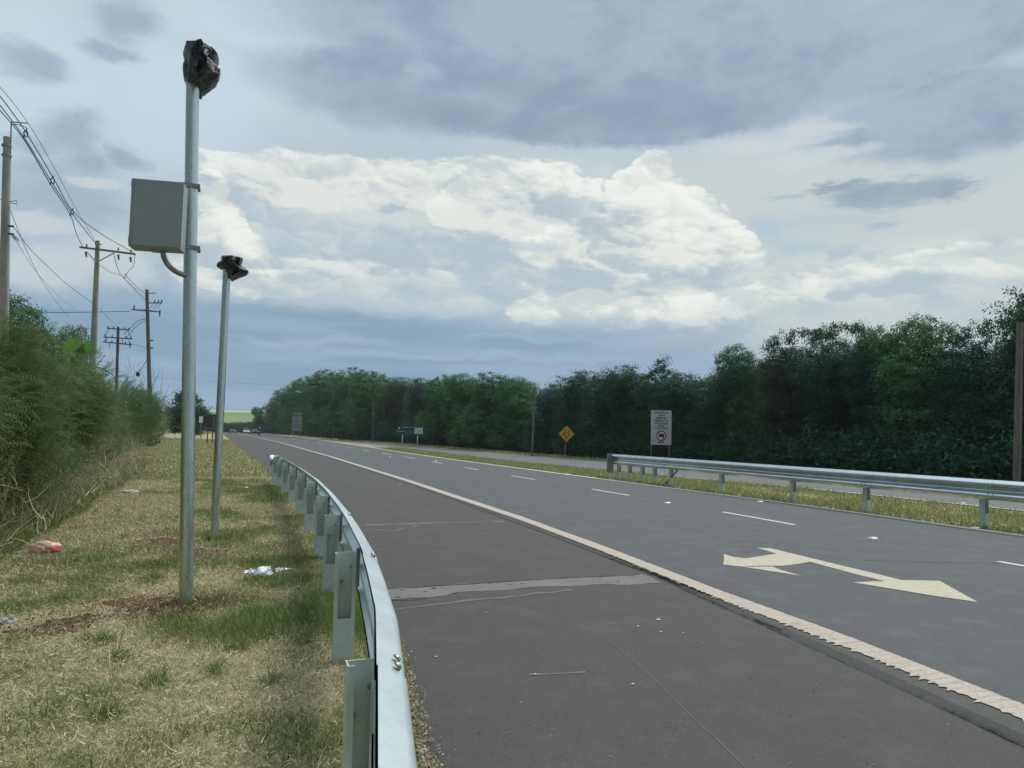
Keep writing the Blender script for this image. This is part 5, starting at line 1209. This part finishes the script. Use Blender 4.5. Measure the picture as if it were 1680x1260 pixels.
# ------------------------------------------------------------------ grass
print('grass')
def vnoise(x, y, s, seed=0):
    def h(i, j): return np.modf(np.abs(np.sin(i*127.1+j*311.7+seed*17.3)*43758.5453))[0]
    x, y = x*s, y*s; xi, yi = np.floor(x), np.floor(y); fx, fy = x-xi, y-yi; fx, fy = fx*fx*(3-2*fx), fy*fy*(3-2*fy)
    return (h(xi,yi)*(1-fx)+h(xi+1,yi)*fx)*(1-fy)+(h(xi,yi+1)*(1-fx)+h(xi+1,yi+1)*fx)*fy
def fb(x, y, s, seed=0): return .5*vnoise(x,y,s,seed)+.3*vnoise(x,y,s*2.1,seed+1)+.2*vnoise(x,y,s*4.3,seed+2)
SOIL = [(-.55,7.7,.5,.4),(-1.2,7.05,.4,.32),(.05,7.5,.32,.25),(-.35,7.2,.34,.24),(-.7,11.6,.5,.55),(-.30,10.4,.5,.55)]
def soil_free(u, v):
    r = np.full(len(u), 9.0)
    for a, b, c, d in SOIL: r = np.minimum(r, np.hypot((u-a)/c, (v-b)/d))
    return (r > 1+.9*(fb(u, v, 5, 5)-.5)) | (RNG.random(len(u)) < .38)
ge = np.vectorize(lambda v: grass_edge(v))
gx = np.linspace(-6, 262, 900); gy = np.array([grass_edge(a) for a in gx])
def verge(n, v0, v1, umin=-4.5, power=1.0):
    v = v0+(v1-v0)*RNG.random(n)**power; u = RNG.uniform(umin, 2.0, n); k = u < np.interp(v, gx, gy)+RNG.normal(size=n)*.03; 
    # keep inside the view wedge
    k &= (u > -.30*v-.6); u, v = u[k], v[k]; k = soil_free(u, v); return u[k], v[k]
def blades(name, u, v, hgt, wid, mat, lean=.5, label=None, flat=False, z=0):
    n = len(u); tv, tf = blade_template(1, 1, .45)
    pos = np.stack([u, v, np.full(n, z)+RNG.uniform(0, .02, n)*flat], -1)
    pt = RNG.normal(size=n)*lean; rl_ = RNG.normal(size=n)*lean
    if flat: rl_ = RNG.choice([-1, 1], n)*RNG.uniform(1.2, 1.5, n)
    V, F = scatter(tv, tf, pos, rotmats(RNG.uniform(0, 6.28, n), pt, rl_), np.stack([wid, hgt, hgt], -1))
    return link(name, np_mesh(name, V, F), mat)
green = lambda u, v: fb(u, v, .75, 3)+.10*np.clip(u+.35, -1.1, .6)-.015+.10*np.exp(-((u-.1)/.5)**2-((v-6.0)/1.6)**2)+.08*np.exp(-((u+.9)/.35)**2-((v-4.3)/.6)**2)
# nearer verge
u, v = verge(330000, 1.6, 9.5); g = green(u, v); k = RNG.random(len(u)) < np.clip(.45+(g-.45)*2, .3, 1); u, v, g = u[k], v[k], g[k]
hh_ = (.032+.07*np.clip((g-.40)*2.5, 0, 1))*RNG.uniform(.5, 1.5, len(u)); gm = RNG.random(len(u)) < np.clip((g-.46)*3.2, .05, .75)
tag(blades('grass', u[~gm], v[~gm], hh_[~gm], RNG.uniform(.003,.006,(~gm).sum()), 'grass', .55), 'short mown yellowish grass of the near verge', 'grass', kind='stuff')
tag(blades('grass', u[gm], v[gm], hh_[gm]*1.15, RNG.uniform(.003,.006,gm.sum()), 'grass_green', .45), 'greener longer tufts of grass near the guardrail posts', 'grass', kind='stuff')
u, v = verge(150000, 9.5, 26, power=1.3); g = green(u, v); hh_ = (.04+.07*np.clip((g-.4)*3, 0, 1))*RNG.uniform(.6, 1.5, len(u)); gm = RNG.random(len(u)) < np.clip((g-.42)*2.6, .06, .65)
tag(blades('grass', u[~gm], v[~gm], hh_[~gm], RNG.uniform(.006,.012,(~gm).sum()), 'grass', .6), 'short yellowish grass farther along the left verge', 'grass', kind='stuff')
tag(blades('grass', u[gm], v[gm], hh_[gm], RNG.uniform(.006,.012,gm.sum()), 'grass_green', .5), 'green patches of grass farther along the left verge', 'grass', kind='stuff')
u, v = verge(60000, 26, 110, -9, 1.4); tag(blades('grass', u, v, RNG.uniform(.04,.14,len(u)), RNG.uniform(.02,.05,len(u)), 'grass', .6), 'distant dry grass of the left verge', 'grass', kind='stuff')
# mown straw lying flat
u, v = verge(260000, 1.6, 26, power=1.5); g = green(u, v); k = RNG.random(len(u)) < np.clip(.9-(g-.42)*3.6, .12, 1); u, v = u[k], v[k]
tag(blades('straw', u, v, RNG.uniform(.02,.085,len(u))*np.where(RNG.random(len(u)) < .05, 2.4, 1), RNG.uniform(.0015,.004,len(u))*(1+v/12), 'lawn_straw', .5, flat=True, z=.012), 'cut dry straw lying over the left verge', 'straw', kind='stuff')
# scattered weeds and taller tussocks
n = 160; cu_, cv_ = verge(n*3, 2.2, 16); k = RNG.choice(len(cu_), n); per = 55
u = np.repeat(cu_[k], per)+RNG.normal(size=n*per)*.045; v = np.repeat(cv_[k], per)+RNG.normal(size=n*per)*.045; k2 = u < np.interp(v, gx, gy)
tag(blades('tussocks', u[k2], v[k2], RNG.uniform(.05,.16,k2.sum()), RNG.uniform(.003,.006,k2.sum()), 'grass_green', .6), 'small green tussocks scattered over the left verge', 'grass', kind='stuff')
n = 60; cu_, cv_ = verge(n*3, 2.0, 12); k = RNG.choice(len(cu_), n); per = 40
u = np.repeat(cu_[k], per)+RNG.normal(size=n*per)*.06; v = np.repeat(cv_[k], per)+RNG.normal(size=n*per)*.06; k2 = u < np.interp(v, gx, gy)
tag(blades('dry_tussocks', u[k2], v[k2], RNG.uniform(.05,.17,k2.sum()), RNG.uniform(.002,.004,k2.sum()), 'straw', .9), 'bleached dry tussocks scattered over the left verge', 'dry grass', kind='stuff')
n = 5200; k = RNG.integers(0, len(SOIL), n); so = np.array(SOIL)[k]; a_ = RNG.uniform(0, 6.28, n); q_ = np.sqrt(RNG.random(n))*1.15
C_ = np.stack([so[:,0]+np.cos(a_)*q_*so[:,2], so[:,1]+np.sin(a_)*q_*so[:,3], np.full(n, .012)+RNG.uniform(0, .012, n)], -1)
C2 = np.stack([-.25+RNG.normal(size=700)*.11, 7.53+RNG.normal(size=700)*.09, RNG.uniform(.0, .035, 700)], -1); C3 = np.stack([-.08+RNG.normal(size=500)*.12, 11.56+RNG.normal(size=500)*.1, RNG.uniform(.0, .035, 500)], -1)
V, F = leaf_quads(np.concatenate([C_, C2, C3]), .0065, .9, .85); M['clod'] = leaf_mat('soil_clods', [(0,(.07,.036,.022)),(.6,(.14,.07,.042)),(1,(.22,.12,.075))], .95, .0)
tag(link('soil_clods', np_mesh('soil_clods', V, F), 'clod'), 'loose reddish brown soil clods dug up around the pole feet', 'soil', kind='stuff')
# leaf litter along the asphalt edge under the rail
n = 5200; v = RNG.uniform(1.2, 9, n); u = np.interp(v, gx, gy)+np.abs(RNG.normal(size=n))*.045*np.clip(1.6-v/7, .3, 1.2)-.03
C_ = np.stack([u, v, .016+np.abs(RNG.normal(size=n))*.012*np.clip(1.5-v/6,.2,1)], -1); V, F = leaf_quads(C_, .011, 1.2, .4)
tag(link('leaf_litter', np_mesh('leaf_litter', V, F), 'straw'), 'dry leaf litter along the asphalt edge beneath the guardrail', 'leaf litter', kind='stuff')
# tall fringe in front of the bushes
n = 16000; v = RNG.uniform(5, 34, n); u = -2.35-np.abs(RNG.normal(size=n))*.5-.02*np.clip(v-15, 0, 30); u = u+.3*(fb(u, v, .8, 9)-.5)
tag(blades('grass', u, v, RNG.uniform(.12,.42,n), RNG.uniform(.004,.012,n), 'grass_green', .5), 'taller fringe of grass in front of the left bushes', 'grass', kind='stuff')
# median
n = 90000; v = 3+67*RNG.random(n)**1.5; f = RNG.random(n); ul = np.array([road_r(a) for a in np.linspace(0, 100, 400)]); ur = np.array([far_l(a) for a in np.linspace(0, 100, 400)]); gg = np.linspace(0, 100, 400)
l_ = np.interp(v, gg, ul)+.02; r_ = np.interp(v, gg, ur)-.05; u = l_+(r_-l_)*f; k = fb(u, v, .9, 21) > .45*RNG.random(n)+.12; u, v = u[k], v[k]
tag(blades('median_grass', u, v, (.05+.16*fb(u,v,.5,30))*RNG.uniform(.5,1.5,len(u)), RNG.uniform(.008,.018,len(u))*(1+v/30), 'median_grass', .5), 'rough yellow green grass on the median strip', 'grass', kind='stuff')
n = 9000; u = RNG.uniform(0, 1, n); v = RNG.uniform(8, 120, n); fr = np.array([far_r(a) for a in np.linspace(0, 140, 400)]); u = np.interp(v, np.linspace(0, 140, 400), fr)+u*2.2
tag(blades('verge_grass', u, v, RNG.uniform(.08,.3,n), RNG.uniform(.03,.06,n), 'median_grass', .5), 'narrow grass edge at the foot of the forest', 'grass', kind='stuff')

# ------------------------------------------------------------------ litter
def crumple(name, label, cat, p, d, mat, seed, sub=3, rough=.35, group=None):
    r = random.Random(seed); bm = bmesh.new(); bmesh.ops.create_icosphere(bm, subdivisions=sub, radius=1)
    ks = [Vector((r.uniform(-1,1), r.uniform(-1,1), r.uniform(-1,1))).normalized() for _ in range(14)]
    for vtx in bm.verts:
        c = vtx.co.normalized(); f = 1+rough*sum(abs(c.dot(k)-.3)*(1 if i % 2 else -1) for i, k in enumerate(ks))/3
        f += .09*math.sin(c.x*9+seed)*math.sin(c.y*8+c.z*7)+.05*math.sin(c.y*17+c.x*13)
        vtx.co = Vector((c.x*d[0]*f, c.y*d[1]*f, max(-.2, c.z)*d[2]*f+d[2]*.5))
    me = bpy.data.meshes.new(name); bm.to_mesh(me); bm.free(); o = link(name, me, mat); o.location = p; o.rotation_euler = (0, 0, r.uniform(-.5,.5)); return tag(o, label, cat, group)
def sheet(name, label, cat, p, rx, ry, hz, mat, seed, rz=0, group=None):
    r = random.Random(seed); n = 16; k1 = [(r.uniform(2,9), r.uniform(2,9), r.uniform(0,6)) for _ in range(5)]; vs = []; fs = []
    for j in range(n+1):
        for i in range(n+1):
            x, y = i/n*2-1, j/n*2-1; m_ = max(abs(x), abs(y)); q = math.hypot(x, y) or 1; rad = m_*(.75+.28*math.sin(3*math.atan2(y, x)+seed)+.10*math.sin(7*math.atan2(y, x)+seed*2))
            cx_, cy_ = x/q*rad, y/q*rad; h_ = sum(abs(math.sin(a*cx_+b_*cy_+c)) for a, b_, c in k1)/5
            vs.append((cx_*rx, cy_*ry, h_*hz+r.uniform(0, hz*.15)))
    for j in range(n):
        for i in range(n): a = j*(n+1)+i; fs.append((a, a+1, a+n+2, a+n+1))
    me = bpy.data.meshes.new(name); me.from_pydata(vs, [], fs); me.update(); o = link(name, me, mat); o.location = p; o.rotation_euler = (R_(8), 0, rz)
    md = o.modifiers.new('s', 'SOLIDIFY'); md.thickness = .003; return tag(o, label, cat, group)
m, t, b, o = new_mat('red_and_cream_bag'); co = obj_co(t); f = t.noise(co, 9, 4, .6); sp = t.n('ShaderNodeSeparateXYZ'); t.put(sp.inputs[0], co)
t.put(b.inputs['Base Color'], t.mix(t.ss(t.m('ADD', t.m('ADD', t.m('MULTIPLY', sp.outputs[0], 3.0), t.m('MULTIPLY', sp.outputs[2], -5)), f), .0, .55), (.60,.36,.26), (.45,.08,.06))); b.inputs['Roughness'].default_value = .45; M['redbag'] = m
M['foil'] = simple('white_foil', (.75,.78,.8), (.35,.37,.4), .3, .2, 60, lo=.45, hi=.6); M['pale_stone'] = simple('pale_rubble', (.4,.39,.36), (.28,.27,.25), .9, 0, 20)
q = gp(76, 910); crumple('litter_bag', 'crumpled red and cream plastic bag lying at the foot of the bushes', 'litter', (q.x, q.y, .01), (.13,.09,.085), 'redbag', 2, 3, .95)
q = gp(427, 950); sheet('foil_sheet', 'crumpled white foil sheet lying on the grass by the guardrail', 'litter', (q.x, q.y, .04), .17, .14, .07, 'foil', 5, .3)
q = gp(462, 947); sheet('foil_scrap', 'narrow silver scrap beside the crumpled foil sheet', 'litter', (q.x, q.y, .05), .12, .05, .05, 'foil', 15, .5)
q = gp(404, 803); crumple('paper_scrap', 'small white paper scrap on the verge left of the first rail posts', 'litter', (q.x, q.y, .03), (.07,.06,.03), 'foil', 6, 2)
q = gp(215, 809); crumple('rubble', 'pale rubble heap on the verge beside the bushes', 'rubble', (q.x, q.y, 0), (.15,.18,.05), 'pale_stone', 7, 3, 1.0)
q = gp(10, 1032); sheet('fabric_scrap', 'pale grey fabric scrap at the left edge of the grass', 'litter', (q.x-.08, q.y, .03), .15, .13, .05, 'pale_stone', 8, .2)
for i, (x, y, z, s_, lb) in enumerate([(1080,1017,.016,.02,'largest white fleck on the shoulder'),(1047,1028,.016,.012,'white fleck left of the largest shoulder fleck'),(1084,1037,.016,.010,'white fleck below the largest shoulder fleck'),(1121,1039,.016,.008,'tiny white fleck nearest the edge line'),(716,1078,.016,.009,'white fleck on the shoulder beside the rail'),(1038,1123,.016,.009,'white fleck in the middle of the shoulder'),(878,1107,.016,.008,'white fleck at the end of a pale scratch'),(798,1005,.016,.008,'white fleck below the shoulder joint'),(656,795,.016,.05,'white fragment beside the overlay edge farther up')]):
    q = gp(x, y, z); bm = MB(); n = 7; rr = random.Random(i); bm.prism([(s_*rr.uniform(.6,1.3)*math.cos(k/n*6.283), s_*.7*rr.uniform(.6,1.3)*math.sin(k/n*6.283)) for k in range(n)], 0, .004)
    o = bm.build('fragment', 'sign_white'); o.rotation_euler = (math.pi/2, 0, 0); o.location = (q.x, q.y, z+.002); tag(o, lb, 'fragment', 'white flecks on the shoulder')
# road studs
m_ = [(1095,825,'road stud near the lane dash left of centre'),(1432,883,'road stud in the lane right of the long dash'),(1247,823,'road stud on the median line by a guardrail post'),(1600,866,'road stud on the median line below the nearest visible rail post'),(660,742,'road stud far up by the median line'),(700,748,'road stud second farthest by the median line'),(930,778,'road stud on the median line before the guardrail starts'),(640,750,'road stud among the far lane dashes'),(715,756,'road stud between two far lane dashes'),(1579,824,'road stud on the far carriageway seen under the rail')]
for i, (x, y, lb) in enumerate(m_):
    q = gp(x, y, .044); s = MB(); s.add([(-.06,-.055,0),(.06,-.055,0),(.06,.055,0),(-.06,.055,0),(-.045,-.03,.02),(.045,-.03,.02),(.045,.03,.02),(-.045,.03,.02)], [(0,3,2,1),(4,5,6,7),(0,1,5,4),(1,2,6,5),(2,3,7,6),(3,0,4,7)])
    o = s.build('road_stud', 'lamp'); o.location = (q.x, q.y, .0435 if i != 9 else .0215); tag(o, lb, 'road stud', 'reflective road studs')

# ------------------------------------------------------------------ air
HZ = True
if HZ:
    m = bpy.data.materials.new('haze'); m.use_nodes = True; m.node_tree.nodes.clear(); t = NT(m.node_tree)
    pv = t.n('ShaderNodeVolumePrincipled'); pv.inputs['Density'].default_value = .00025; pv.inputs['Color'].default_value = (.85,.92,1,1); pv.inputs['Anisotropy'].default_value = .2
    o = t.n('ShaderNodeOutputMaterial'); t.l.new(pv.outputs[0], o.inputs['Volume'])
    hz = MB().box((0, 4000, 12), (8200, 8200, 26.5)).build('haze', m); tag(hz, kind='stuff')
print('done', len(bpy.data.objects))
